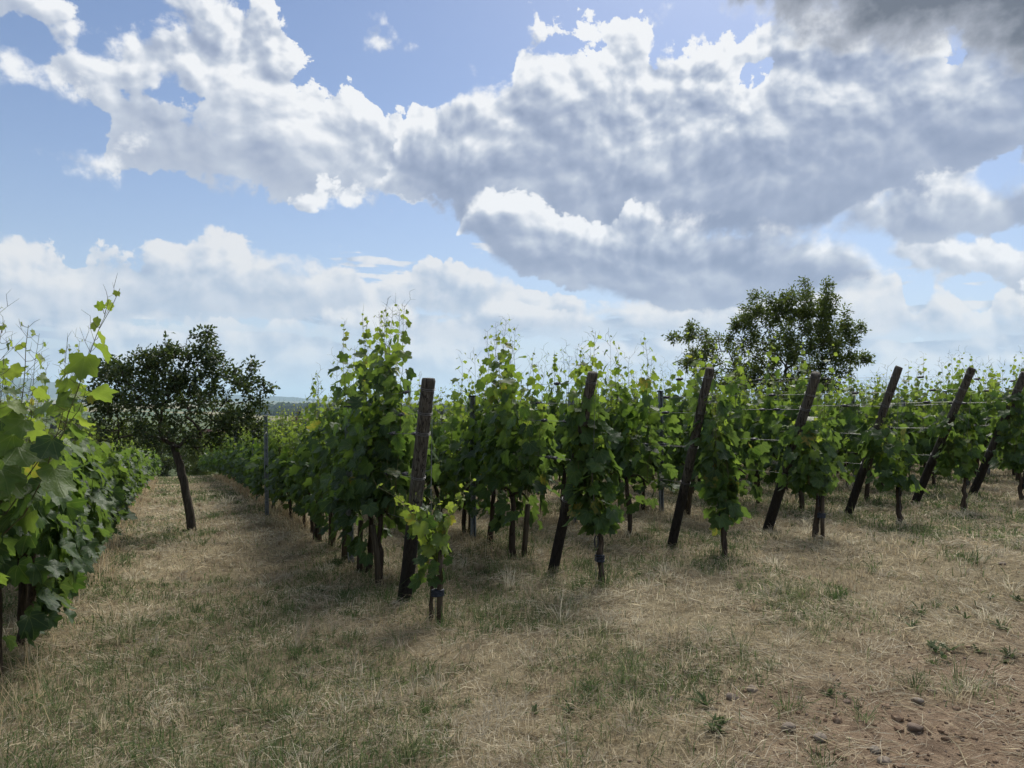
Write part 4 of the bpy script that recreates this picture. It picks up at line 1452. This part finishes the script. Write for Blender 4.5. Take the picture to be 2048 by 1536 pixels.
# ---------------------------------------------------------------- trees
def grow_tree(name, base, fork, lobes, dist, n_pts, leaf_n, leaf_l, leaf_w, mat, label, seed, r_trunk, fruit=0, lean_bits=None):
    rng = np.random.default_rng(seed)
    root = empty(name, base, 0)
    B = Vector(base)
    fork = [np.array(Vector(f) - B) for f in fork]
    pts = []
    wts = np.array([l[2] * l[3] for l in lobes], float); wts /= wts.sum()
    for k, (px, py, rx, ry) in enumerate(lobes):
        c = np.array(at_dist(px, py, dist) - B)
        a, b = rx * dist / F_PX, ry * dist / F_PX
        for j in range(max(3, int(n_pts * wts[k]))):
            d = rng.normal(0, 1, 3); d /= np.linalg.norm(d)
            rr = rng.random() ** 0.45
            pts.append(c + d * rr * np.array([a, min(a, 1.1 * b + 0.2) * 1.0, b]))
    pts = np.array(pts)
    f0 = fork[-1]
    pts = pts[np.argsort(np.linalg.norm(pts - f0, axis=1))]
    nodes, par = [f0], [-1]
    tips = []
    for p in pts:
        N = np.array(nodes)
        d = np.linalg.norm(N - p, axis=1) + 0.22 * np.linalg.norm(N - f0, axis=1)
        j = int(np.argmin(d))
        L = np.linalg.norm(p - N[j])
        k = max(1, int(L / 0.22))
        prev = j
        for m in range(1, k + 1):
            q = N[j] + (p - N[j]) * m / k + (rng.normal(0, 0.02 + 0.02 * L, 3) if m < k else 0) + np.array([0, 0, 0.05 * L * math.sin(math.pi * m / k)])
            nodes.append(q); par.append(prev); prev = len(nodes) - 1
        tips.append(prev)
    nodes = np.array(nodes); par = np.array(par)
    load = np.zeros(len(nodes))
    for t in tips: load[t] += 1
    for k in range(len(nodes) - 1, 0, -1): load[par[k]] += load[k]
    rad = np.maximum(0.0035, r_trunk * 0.72 * (load / load[0]) ** 0.55)
    G = Geo()
    q = np.array([np.array([0, 0, -0.12])] + fork)
    s_ = np.linspace(0, 1, 12)
    tt = np.linspace(0, 1, len(q))
    tr = np.stack([np.interp(s_, tt, q[:, i]) for i in range(3)], -1)
    tr[1:-1, :2] += rng.normal(0, 0.005, (10, 2))
    G.tube(tr, r_trunk * np.linspace(1.12, 0.85, 12), 12, True, 0.14, rng)
    obj('trunk', G.mesh('trunk', MAT['tree_bark']), root)
    G = Geo()
    for k in range(1, len(nodes)):
        if load[k] >= 1: G.tube([nodes[par[k]], (nodes[par[k]] + nodes[k]) / 2, nodes[k]], [min(rad[par[k]], rad[k] * 1.5), rad[k] * 1.1, rad[k]], 7 if rad[k] > 0.02 else 4, False)
    obj('branches', G.mesh('branches', MAT['tree_bark']), root)
    # leaves in tufts along the thin twigs
    thin = np.where(load <= 3)[0]
    thin = thin[thin > 0]
    per = max(2, int(leaf_n / len(thin)))
    P, N_, T_, S_, A_ = [], [], [], [], []
    for k in thin:
        a, b = nodes[par[k]], nodes[k]
        d = (b - a); d /= np.linalg.norm(d) + 1e-6
        m = rng.poisson(per)
        f = rng.random((m, 1))
        o = rng.normal(0, 1, (m, 3)); o /= np.linalg.norm(o, axis=1)[:, None]
        P.append(a + (b - a) * f + o * (0.012 + leaf_l * 2.0 * rng.random((m, 1))))
        N_.append(rng.normal(0, 0.8, (m, 3)) + np.array([0, 0, 0.55]))
        T_.append(o * 0.9 + d * 0.7 + rng.normal(0, 0.3, (m, 3)) - np.array([0, 0, 0.15]))
        S_.append(0.7 + 0.6 * rng.random(m))
        A_.append(np.clip(rng.normal(0.35, 0.22, m), 0, 1))
    P, S_, A_ = np.concatenate(P), np.concatenate(S_), np.concatenate(A_)
    Rm = frames(np.concatenate(N_), np.concatenate(T_))
    w, l = leaf_w / 2, leaf_l
    tv = np.array([[0, 0, 0], [-w, l * .45, w * .5], [0, l, -l * .12], [w, l * .45, w * .5], [0, l * .45, 0]])
    tf = np.array([[0, 4, 1], [1, 4, 2], [0, 3, 4], [4, 3, 2]])
    v, f, ag, bl = merge_leaves(P, Rm, S_, A_, np.zeros(len(P), int), [(tv, tf)])
    cr = obj('crown', make_mesh('crown', v, f, MAT[mat], False, {'age': ag}), root)
    if fruit:
        bm = bmesh.new(); bmesh.ops.create_icosphere(bm, subdivisions=2, radius=0.024)
        me = bpy.data.meshes.new('fruit'); bm.to_mesh(me); bm.free(); me.materials.append(MAT['fruit'])
        me.polygons.foreach_set('use_smooth', np.ones(len(me.polygons), bool))
        for k in rng.choice(thin, fruit, replace=False):
            o = obj('fruit', me, root); o.location = nodes[k] + rng.normal(0, 0.03, 3) - np.array([0, 0, 0.04])
    tag(root, label, 'tree')
    return root, cr.data


b1 = on_ground(388, 1062)
d1 = b1.y
f1 = [at_dist(372, 985, d1), at_dist(358, 925, d1), at_dist(348, 890, d1)]
T1, T1_CROWN = grow_tree('fruit_tree', b1, f1,
    [(250, 765, 70, 50), (205, 790, 35, 45), (215, 735, 30, 16), (300, 725, 55, 28), (345, 705, 50, 30), (395, 700, 38, 42), (420, 660, 12, 12), (430, 715, 30, 40), (460, 755, 55, 30),
     (500, 740, 20, 14), (505, 775, 40, 14), (300, 800, 100, 60), (390, 790, 90, 65), (230, 850, 60, 50), (440, 830, 55, 50), (330, 865, 85, 42), (490, 850, 50, 32), (405, 880, 50, 28), (370, 740, 50, 40), (340, 770, 60, 40), (532, 776, 14, 8), (500, 805, 40, 26)],
    d1, 600, 14000, 0.060, 0.036, 'plum_leaf', 'small dark fruit tree with leaning trunk standing in the grass lane', 61, 0.056, fruit=45)
G = Geo()

d2 = 17.0
b2 = at_dist(1580, 900, d2); b2.z = gz(b2.x, b2.y)
f2 = [at_dist(1578, 850, d2), at_dist(1572, 800, d2), at_dist(1575, 775, d2)]
T2, T2_CROWN = grow_tree('fruit_tree', b2, f2,
    [(1580, 690, 110, 60), (1600, 625, 55, 40), (1612, 580, 12, 16), (1655, 590, 20, 26), (1640, 635, 40, 36), (1510, 640, 42, 36), (1508, 592, 9, 14), (1555, 620, 34, 26), (1450, 690, 55, 26),
     (1385, 672, 36, 14), (1345, 678, 18, 7), (1400, 722, 50, 28), (1660, 690, 48, 50), (1700, 668, 18, 28), (1705, 720, 34, 16), (1560, 755, 100, 42), (1470, 745, 60, 34), (1640, 760, 60, 34), (1385, 650, 12, 12), (1612, 566, 8, 10), (1655, 570, 10, 12), (1580, 590, 12, 20), (1535, 600, 9, 16), (1690, 640, 10, 26), (1722, 655, 8, 16), (1735, 718, 14, 8), (1470, 655, 10, 22)],
    d2, 1200, 28000, 0.072, 0.034, 'mirabelle_leaf', 'wide tree with many upright twigs standing among the right hand vine rows', 62, 0.085)


def far_tree(px, py_top, dist, crown, h_src, label, rz, sink=0.0, group='trees below the slope'):
    """village and orchard trees: their own size and place, crowns like the near trees'"""
    p = at_dist(px, py_top, dist)
    g = gz(p.x, p.y)
    H = p.z - g
    src = T1 if crown == 1 else T2
    k = H / h_src / (1 - sink)
    root = empty('distant_tree', (p.x, p.y, g - sink * k * h_src), rz)
    root.scale = (k, k, k)
    for ch in src.children:
        if ch.name.split('.')[0] in ('trunk', 'branches', 'crown'): obj(ch.name.split('.')[0], ch.data, root)
    tag(root, label, 'tree', group)


h1 = at_dist(425, 650, d1).z - b1.z
h2 = at_dist(1612, 565, d2).z - b2.z
far_tree(318, 838, 48, 1, h1, 'dark bush behind the trunk of the small fruit tree', 1.0, 0.42)
far_tree(395, 858, 58, 2, h2, 'dark tree behind the small fruit tree where the lane ends', 2.2, 0.40)
far_tree(265, 850, 62, 2, h2, 'dark tree above the left vine row behind the small fruit tree', 0.5, 0.40)
far_tree(404, 852, 120, 1, h1, 'round tree in front of the village roofs', 2.9, 0.3)
far_tree(505, 838, 150, 2, h2, 'broad green tree between the pale house and the steel stake', 3.9, 0.3)
far_tree(545, 846, 210, 1, h1, 'green tree left of the church spire', 1.7)
far_tree(570, 849, 280, 2, h2, 'low tree at the left foot of the church spire', 4.4)
far_tree(628, 846, 260, 1, h1, 'low tree at the right foot of the church spire', 5.2)
far_tree(655, 844, 300, 2, h2, 'green tree right of the church beside the first vine row', 0.9)
far_tree(470, 846, 260, 2, h2, 'dark tree behind the pale house', 2.6, 0.3)
far_tree(180, 838, 110, 1, h1, 'dark tree beyond the tops of the left vine row', 3.3)

# ---------------------------------------------------------------- grass and straw
def blades(x, y, length, width, pitch, yaw, curl, col, rng, lift=0.0):
    """one mesh of thin bent blades; pitch 0 lies flat, pi/2 stands"""
    n = len(x)
    z = ground_z(x, y) + lift
    hd = np.stack([np.cos(yaw), np.sin(yaw)], -1)
    sd = np.stack([-np.sin(yaw), np.cos(yaw)], -1)
    V = np.empty((n, 5, 3), np.float32)
    p = np.stack([x, y, z], -1)
    pit = pitch.copy()
    w2 = width / 2
    cur = p.copy()
    V[:, 0, :2] = p[:, :2] + sd * w2[:, None]; V[:, 1, :2] = p[:, :2] - sd * w2[:, None]
    V[:, 0, 2] = V[:, 1, 2] = p[:, 2] - 0.004
    L = length * 0.55
    cur = cur + np.concatenate([hd * (np.cos(pit) * L)[:, None], (np.sin(pit) * L)[:, None]], 1)
    V[:, 2, :2] = cur[:, :2] + sd * (w2 * 0.8)[:, None]; V[:, 3, :2] = cur[:, :2] - sd * (w2 * 0.8)[:, None]
    V[:, 2, 2] = cur[:, 2]; V[:, 3, 2] = cur[:, 2]
    # twist the strip a little so that it never vanishes edge-on
    tw = rng.normal(0, 0.6, n) * w2
    V[:, 2, 2] += tw; V[:, 3, 2] -= tw
    pit = pit - curl
    yaw2 = yaw + rng.normal(0, 0.35, n)
    L = length * 0.45
    cur = cur + np.stack([np.cos(yaw2) * np.cos(pit) * L, np.sin(yaw2) * np.cos(pit) * L, np.sin(pit) * L], -1)
    V[:, 4] = cur
    gnd = ground_z(V[:, 4, 0], V[:, 4, 1]) + 0.003
    V[:, 4, 2] = np.maximum(V[:, 4, 2], gnd)
    F = np.array([[0, 1, 3], [0, 3, 2], [2, 3, 4]])[None] + (np.arange(n) * 5)[:, None, None]
    C = np.repeat(col, 5, 0)
    return V.reshape(-1, 3), F.reshape(-1, 3), C


def scatter(n, rng, r0=2.3, r1=45.0, power=0.5):
    """points over the ground in view, thinning out with distance"""
    u_ = rng.random(n)
    r = (r0 ** power + (r1 ** power - r0 ** power) * u_) ** (1 / power)
    a = rng.uniform(-0.76, 0.76, n)
    return r * np.sin(a), r * np.cos(a), r


def grass():
    rng = np.random.default_rng(2024)
    V, Fc, C = [], [], []
    base = 0

    def push(v, f, c):
        nonlocal base
        V.append(v); Fc.append(f + base); C.append(c); base += len(v)

    STRAW = np.array([[0.46, 0.38, 0.23], [0.55, 0.46, 0.29], [0.38, 0.305, 0.185], [0.60, 0.53, 0.365], [0.42, 0.365, 0.255], [0.30, 0.235, 0.145]])
    STRAW = np.minimum(STRAW * np.array([1.03, 1.06, 1.16]), 0.66)
    GREEN = np.array([[0.090, 0.145, 0.045], [0.125, 0.185, 0.065], [0.070, 0.120, 0.038], [0.180, 0.225, 0.100], [0.225, 0.245, 0.115]])

    def tint(pal, n, j=0.18, at=None):
        c = pal[rng.integers(0, len(pal), n)]
        if at is not None:         # bleached heaps and brown, rotted places
            q = np.clip((fbm(at[0] * 1.7, at[1] * 1.7, 133, 4, 0.6) - 0.5) * 2.6, -1, 1)[:, None]
            c = c * (1 + 0.42 * q) * np.where(q < 0, np.array([[1.0, 0.96, 0.90]]), 1.0)
        return c * (1 + (rng.random((n, 1)) - 0.5) * 2 * j)

    # lying straw
    x, y, r = scatter(190000, rng)
    s = x * NX + y * NY
    d = dirt_mask(x, y)
    k = rng.random(len(x)) > d * 0.70
    clump = fbm(x * 2.2, y * 2.2, 77, 3)
    k &= rng.random(len(x)) < np.clip(2.6 * clump - 0.65, 0.12, 1)
    x, y, r, s = x[k], y[k], r[k], s[k]
    n = len(x)
    flow = fbm(x * 0.8, y * 0.8, 5, 3) * 9.0
    push(*blades(x, y, rng.gamma(3.0, 0.022, n) + 0.025, 0.0026 * np.maximum(1, r / 4.5) * (0.7 + 0.7 * rng.random(n)), np.abs(rng.normal(0.10, 0.22, n)), flow + rng.normal(0, 0.9, n), rng.normal(0.2, 0.3, n), tint(STRAW, n, at=(x, y)), rng, rng.random(n) * 0.025))
    # standing stubble
    x, y, r = scatter(140000, rng)
    d, g = dirt_mask(x, y), green_mask(x, y)
    k = (rng.random(len(x)) > d * 0.90) & (rng.random(len(x)) > g * 0.55)
    x, y, r = x[k], y[k], r[k]
    n = len(x)
    tall = 0.6 + 0.9 * fbm(x * 1.1, y * 1.1, 91, 3)
    push(*blades(x, y, (0.03 + 0.055 * rng.random(n)) * tall, 0.0028 * np.maximum(1, r / 4.5) * (0.7 + 0.7 * rng.random(n)), rng.normal(1.0, 0.30, n), rng.random(n) * 6.28, rng.normal(0.3, 0.3, n), tint(STRAW, n, at=(x, y)), rng))
    # green blades in patches
    x, y, r = scatter(300000, rng)
    d, g = dirt_mask(x, y), green_mask(x, y)
    k = (rng.random(len(x)) > d * 1.0) & (rng.random(len(x)) < g * 0.95 + 0.07)
    x, y, r = x[k], y[k], r[k]
    n = len(x)
    push(*blades(x, y, (0.035 + 0.075 * rng.random(n)) * (0.6 + 0.8 * fbm(x * 1.5, y * 1.5, 15, 2)), 0.0032 * np.maximum(1, r / 4.5) * (0.7 + 0.7 * rng.random(n)), rng.normal(0.95, 0.32, n), rng.random(n) * 6.28, rng.normal(0.45, 0.35, n), tint(GREEN * 0.9, n, 0.25), rng))
    # tall dry bents that the mower missed, along the feet of the rows
    xs, ys, ln, ro = [], [], [], []
    for row, a, b, m, off in ((0, 5.0, 26.0, 3600, -0.04), (-1, -1.2, 26.0, 3000, 0.24), (1, 0.5, 12, 1300, -0.2), (2, 0.5, 12, 1100, -0.2), (3, 0.3, 12, 900, -0.2)):
        o = (row_end(row) if row >= 0 else LEFT0)
        t = rng.uniform(a, b, m); w = rng.normal(off, 0.10, m)
        xs.append(o[0] + DX * t + NX * w); ys.append(o[1] + DY * t + NY * w)
        ln.append((0.16 if row <= 0 else 0.10) + 0.20 * rng.random(m) * (1.0 if row <= 0 else 0.6))
    x, y, ln = np.concatenate(xs), np.concatenate(ys), np.concatenate(ln)
    k = rng.random(len(x)) < np.clip(fbm(x * 1.6, y * 1.6, 63, 3) * 3.0 - 0.9, 0.08, 1)
    x, y, ln = x[k], y[k], ln[k]
    n = len(x); r = np.hypot(x, y)
    push(*blades(x, y, ln, 0.003 * np.maximum(1, r / 5), rng.normal(1.15, 0.32, n), rng.random(n) * 6.28, rng.normal(0.5, 0.4, n), tint(STRAW * np.array([1.0, 0.93, 0.85]), n), rng))
    # tufts: blades fanning out from one foot
    def tufts(m, pal, size, per, keep):
        x0, y0, r0 = scatter(m, rng, 2.3, 22, 0.6)
        k = keep(x0, y0)
        x0, y0, r0 = x0[k], y0[k], r0[k]
        q = np.repeat(np.arange(len(x0)), per)
        n = len(q)
        a = rng.random(n) * 6.28
        sz = (0.5 + rng.gamma(2.0, 0.35, len(x0)))[q] * size
        o = np.abs(rng.normal(0, 0.30, n)) * sz
        c = pal[rng.integers(0, len(pal), len(x0))][q] * (0.75 + 0.5 * rng.random((n, 1)))
        push(*blades(x0[q] + np.cos(a) * o, y0[q] + np.sin(a) * o, sz * (0.6 + 0.6 * rng.random(n)), 0.003 * np.maximum(1, r0[q] / 5) * (0.7 + 0.6 * rng.random(n)), rng.normal(0.95, 0.25, n), a + rng.normal(0, 0.5, n), rng.normal(0.6, 0.3, n), c, rng))
    tufts(1500, STRAW * 0.95, 0.085, 34, lambda x, y: rng.random(len(x)) > dirt_mask(x, y) * 0.93)
    tufts(1500, GREEN * 0.80, 0.085, 36, lambda x, y: (rng.random(len(x)) > dirt_mask(x, y) * 0.92) & (rng.random(len(x)) < green_mask(x, y) * 0.9 + 0.12))
    # mats of cut straw raked together by the mower, each with its own lie
    x0, y0, r0 = scatter(420, rng, 2.4, 16, 0.7)
    k = rng.random(len(x0)) > dirt_mask(x0, y0) * 0.6
    x0, y0 = x0[k], y0[k]
    per = 130
    q = np.repeat(np.arange(len(x0)), per)
    n = len(q)
    dr = (rng.random(len(x0)) * 3.14)[q]
    al, ac = rng.normal(0, 0.20, n), rng.normal(0, 0.07, n)
    x, y = x0[q] + np.cos(dr) * al - np.sin(dr) * ac, y0[q] + np.sin(dr) * al + np.cos(dr) * ac
    hump = 0.040 * np.exp(-(al / 0.20) ** 2 - (ac / 0.08) ** 2)
    shade = (0.75 + 0.45 * rng.random(len(x0)))[q][:, None]
    push(*blades(x, y, 0.06 + 0.12 * rng.random(n), 0.0026 * np.maximum(1, np.hypot(x, y) / 4.5), rng.normal(0.05, 0.18, n), dr + rng.normal(0, 0.55, n) + np.where(rng.random(n) < 0.5, 0, 3.14), rng.normal(0.1, 0.2, n), tint(STRAW, n) * shade, rng, hump * rng.random(n) + 0.006))
    # long loose stalks scattered over the turf and the track
    x, y, r = scatter(2300, rng, 2.4, 14, 0.8)
    n = len(x)
    push(*blades(x, y, 0.08 + 0.22 * rng.random(n) ** 2, np.full(n, 0.0034), np.abs(rng.normal(0.05, 0.10, n)), rng.random(n) * 6.28, rng.normal(0.1, 0.15, n), tint(STRAW * 1.12, n), rng, 0.012))
    me = make_mesh('grass', np.concatenate(V), np.concatenate(Fc), MAT['grass'], False, {'tint': np.concatenate(C)})
    tag(obj('grass', me), 'mown dry grass and straw with green patches covering the ground', 'grass', kind='stuff')


grass()


# ---------------------------------------------------------------- weeds: separate green rosettes on the track edge
def weed(px, py, size, n, seed, label):
    rng = np.random.default_rng(seed)
    p = on_ground(px, py)
    o = empty('weed', (p.x, p.y, p.z), rng.random() * 6)
    heads = [(rng.normal(0, size * 0.9), rng.normal(0, size * 0.7), 0.5 + 0.7 * rng.random()) for _ in range(rng.integers(3, 7))]
    wide = rng.random() * 0.008
    for k in range(n * 2):
        hx, hy, hs = heads[k % len(heads)]
        a = rng.random() * 6.28
        L = size * hs * (0.35 + 0.8 * rng.random())
        w = 0.0028 + 0.003 * rng.random() + wide * rng.random()
        up = 0.5 + 0.95 * rng.random()
        t = np.linspace(0, 1, 5)
        z = L * (np.sin(up) * t - 0.35 * t ** 2.4)
        h = L * np.cos(up * 0.8) * t
        c = np.stack([hx + h * math.cos(a), hy + h * math.sin(a), np.maximum(z, 0.004)], -1)
        sd = np.array([-math.sin(a), math.cos(a), 0.0])
        ww = w * np.array([0.5, 1.0, 1.0, 0.7, 0.05])
        v = np.concatenate([c + sd * ww[:, None], c - sd * ww[:, None] + np.array([0, 0, w * 0.5])])
        f = np.array([[i, i + 1, i + 6, i + 5] for i in range(4)])
        g = np.array([0.070, 0.100, 0.038]) * (0.7 + 0.8 * rng.random())
        me = make_mesh('blade', v, f, MAT['grass'], True, {'tint': np.tile(g, (10, 1))})
        obj('blade', me, o)
    tag(o, label, 'weed', 'green weed rosettes by the track')


for k, (px, py, s_, n, lab) in enumerate((
        (1880, 1306, 0.085, 26, 'small green weed, left of two side by side on the bare track edge'),
        (1952, 1312, 0.095, 30, 'small green weed, right of two side by side on the bare track edge'),
        (1945, 1240, 0.10, 26, 'green weed tuft beside the right edge, above the pair of weeds'),
        (1825, 1245, 0.13, 34, 'spreading green weed in the turf left of the right edge tuft'),
        (1540, 1248, 0.10, 24, 'green weed tuft in dry turf below the fourth end post'),
        (1440, 1445, 0.12, 34, 'dense green weed tuft on the dirt among small stones'),
        (2040, 1205, 0.12, 24, 'green weed tuft cut by the right edge of the picture'),
        (1085, 1430, 0.11, 34, 'dark green weed tuft in straw at the bottom middle'),
        (1665, 1390, 0.07, 16, 'little grey green weed on bare earth beside stones'),
        (1270, 1400, 0.10, 24, 'green weed tuft left of the first stones'))):
    weed(px, py, s_, n, 300 + k, lab)


# ---------------------------------------------------------------- stones on the track
def stone_mesh(seed):
    rng = np.random.default_rng(seed)
    bm = bmesh.new()
    bmesh.ops.create_icosphere(bm, subdivisions=3, radius=0.5)
    pl = [(Vector(rng.normal(0, 1, 3)).normalized(), 0.30 + 0.16 * rng.random()) for _ in range(7)]
    for v in bm.verts:
        for nrm, d in pl:
            e = v.co.dot(nrm) - d
            if e > 0: v.co -= nrm * e * 0.85
        v.co *= 1 + 0.05 * math.sin(v.co.x * 9 + seed) * math.cos(v.co.y * 8)
    me = bpy.data.meshes.new('stone')
    bm.to_mesh(me); bm.free()
    me.polygons.foreach_set('use_smooth', np.ones(len(me.polygons), bool))
    me.materials.append(MAT['stone'])
    return me


STONE_ME = [stone_mesh(s) for s in range(6)]
rq = np.random.default_rng(12)
for k, (px, py, w, lab) in enumerate((
        (1831, 1462, 42, 'largest angular stone lying on the bare earth track'),
        (1577, 1460, 30, 'rounded brown stone on the track left of the largest stone'),
        (1643, 1480, 34, 'flat stone half sunk between the rounded stone and the largest stone'),
        (1465, 1398, 26, 'pale flat stone on dirt beside the dense weed tuft'),
        (1341, 1404, 22, 'grey rounded stone at the left end of the bare patch'),
        (1836, 1406, 26, 'grey oval stone above the largest stone'),
        (1693, 1406, 20, 'small oval stone in the middle of the bare earth'),
        (1374, 1350, 22, 'tan stone at the upper left of the bare patch'),
        (1506, 1383, 26, 'broad low stone sunk in the dirt above the pale flat stone'),
        (1751, 1503, 26, 'tan stone near the bottom edge below the flat sunken stone'),
        (1769, 1528, 30, 'stone cut by the bottom edge of the picture'),
        (1597, 1400, 16, 'small reddish stone left of the small oval stone'),
        (1865, 1385, 18, 'small brown stone just above the grey oval stone'),
        (1905, 1387, 22, 'dark brown stone right of the small brown stone'),
        (2005, 1130, 16, 'lone pale stone in turf near the right edge'))):
    p = on_ground(px, py)
    s_ = w / F_PX * p.y
    o = obj('stone', STONE_ME[k % 6])
    o.location = (p.x, p.y, p.z + s_ * 0.14)
    o.rotation_euler = (rq.normal(0, 0.2), rq.normal(0, 0.2), rq.random() * 6.28)
    o.scale = (s_, s_ * (0.75 + 0.2 * rq.random()), s_ * (0.5 + 0.2 * rq.random()))
    tag(o, lab, 'stone', 'stones on the earth track')


def gravel(name, label, mat, count, seed, grow, big):
    rng = np.random.default_rng(seed)
    bm = bmesh.new(); bmesh.ops.create_icosphere(bm, subdivisions=1, radius=0.5)
    tv = np.array([q.co[:] for q in bm.verts]); tf = np.array([[q.index for q in f.verts] for f in bm.faces]); bm.free()
    x, y, r = scatter(count, rng, 2.4, 12, 0.9)
    k = rng.random(len(x)) < dirt_mask(x, y) * 0.75
    x, y, r = x[k], y[k], r[k]
    n = len(x)
    s_ = np.minimum(0.004 + rng.gamma(1.1, grow, n), big)
    z = ground_z(x, y)
    v = tv[None] * (s_[:, None, None] * np.array([1, 0.85, 0.6])) * (1 + (rng.random((n, len(tv), 1)) - 0.5) * 0.5)
    a = rng.random(n) * 6.28
    ca, sa = np.cos(a)[:, None], np.sin(a)[:, None]
    vx, vy = v[..., 0] * ca - v[..., 1] * sa, v[..., 0] * sa + v[..., 1] * ca
    v = np.stack([vx + x[:, None], vy + y[:, None], v[..., 2] + z[:, None] + 0.1 * s_[:, None]], -1)
    f = tf[None] + (np.arange(n) * len(tv))[:, None, None]
    o = obj(name, make_mesh(name, v.reshape(-1, 3), f.reshape(-1, 3), MAT[mat], False))
    tag(o, label, 'gravel', kind='stuff')


gravel('gravel', 'small pebbles strewn over the bare earth track', 'stone', 16000, 31, 0.0046, 0.032)
gravel('earth_clods', 'crumbled clods of reddish earth on the bare track', 'clod', 30000, 32, 0.0085, 0.060)


# ---------------------------------------------------------------- the air over the plain
def haze():
    G = Geo()
    z0, z1 = PLAIN - 6.0, 420.0
    G.box((0, 0, (z0 + z1) / 2), (90000, 90000, z1 - z0))
    m = bpy.data.materials.new('haze'); m.use_nodes = True
    nt = m.node_tree; nt.nodes.clear()
    out = nt.nodes.new('ShaderNodeOutputMaterial')
    pv = nt.nodes.new('ShaderNodeVolumePrincipled')
    pv.inputs['Color'].default_value = (0.62, 0.81, 1.0, 1)
    pv.inputs['Density'].default_value = 0.00008
    pv.inputs['Anisotropy'].default_value = 0.2
    nt.links.new(pv.outputs[0], out.inputs['Volume'])
    o = obj('haze', G.mesh('haze', m, False))
    tag(o, 'pale blue summer haze lying over the plain', 'haze', kind='stuff')


haze()
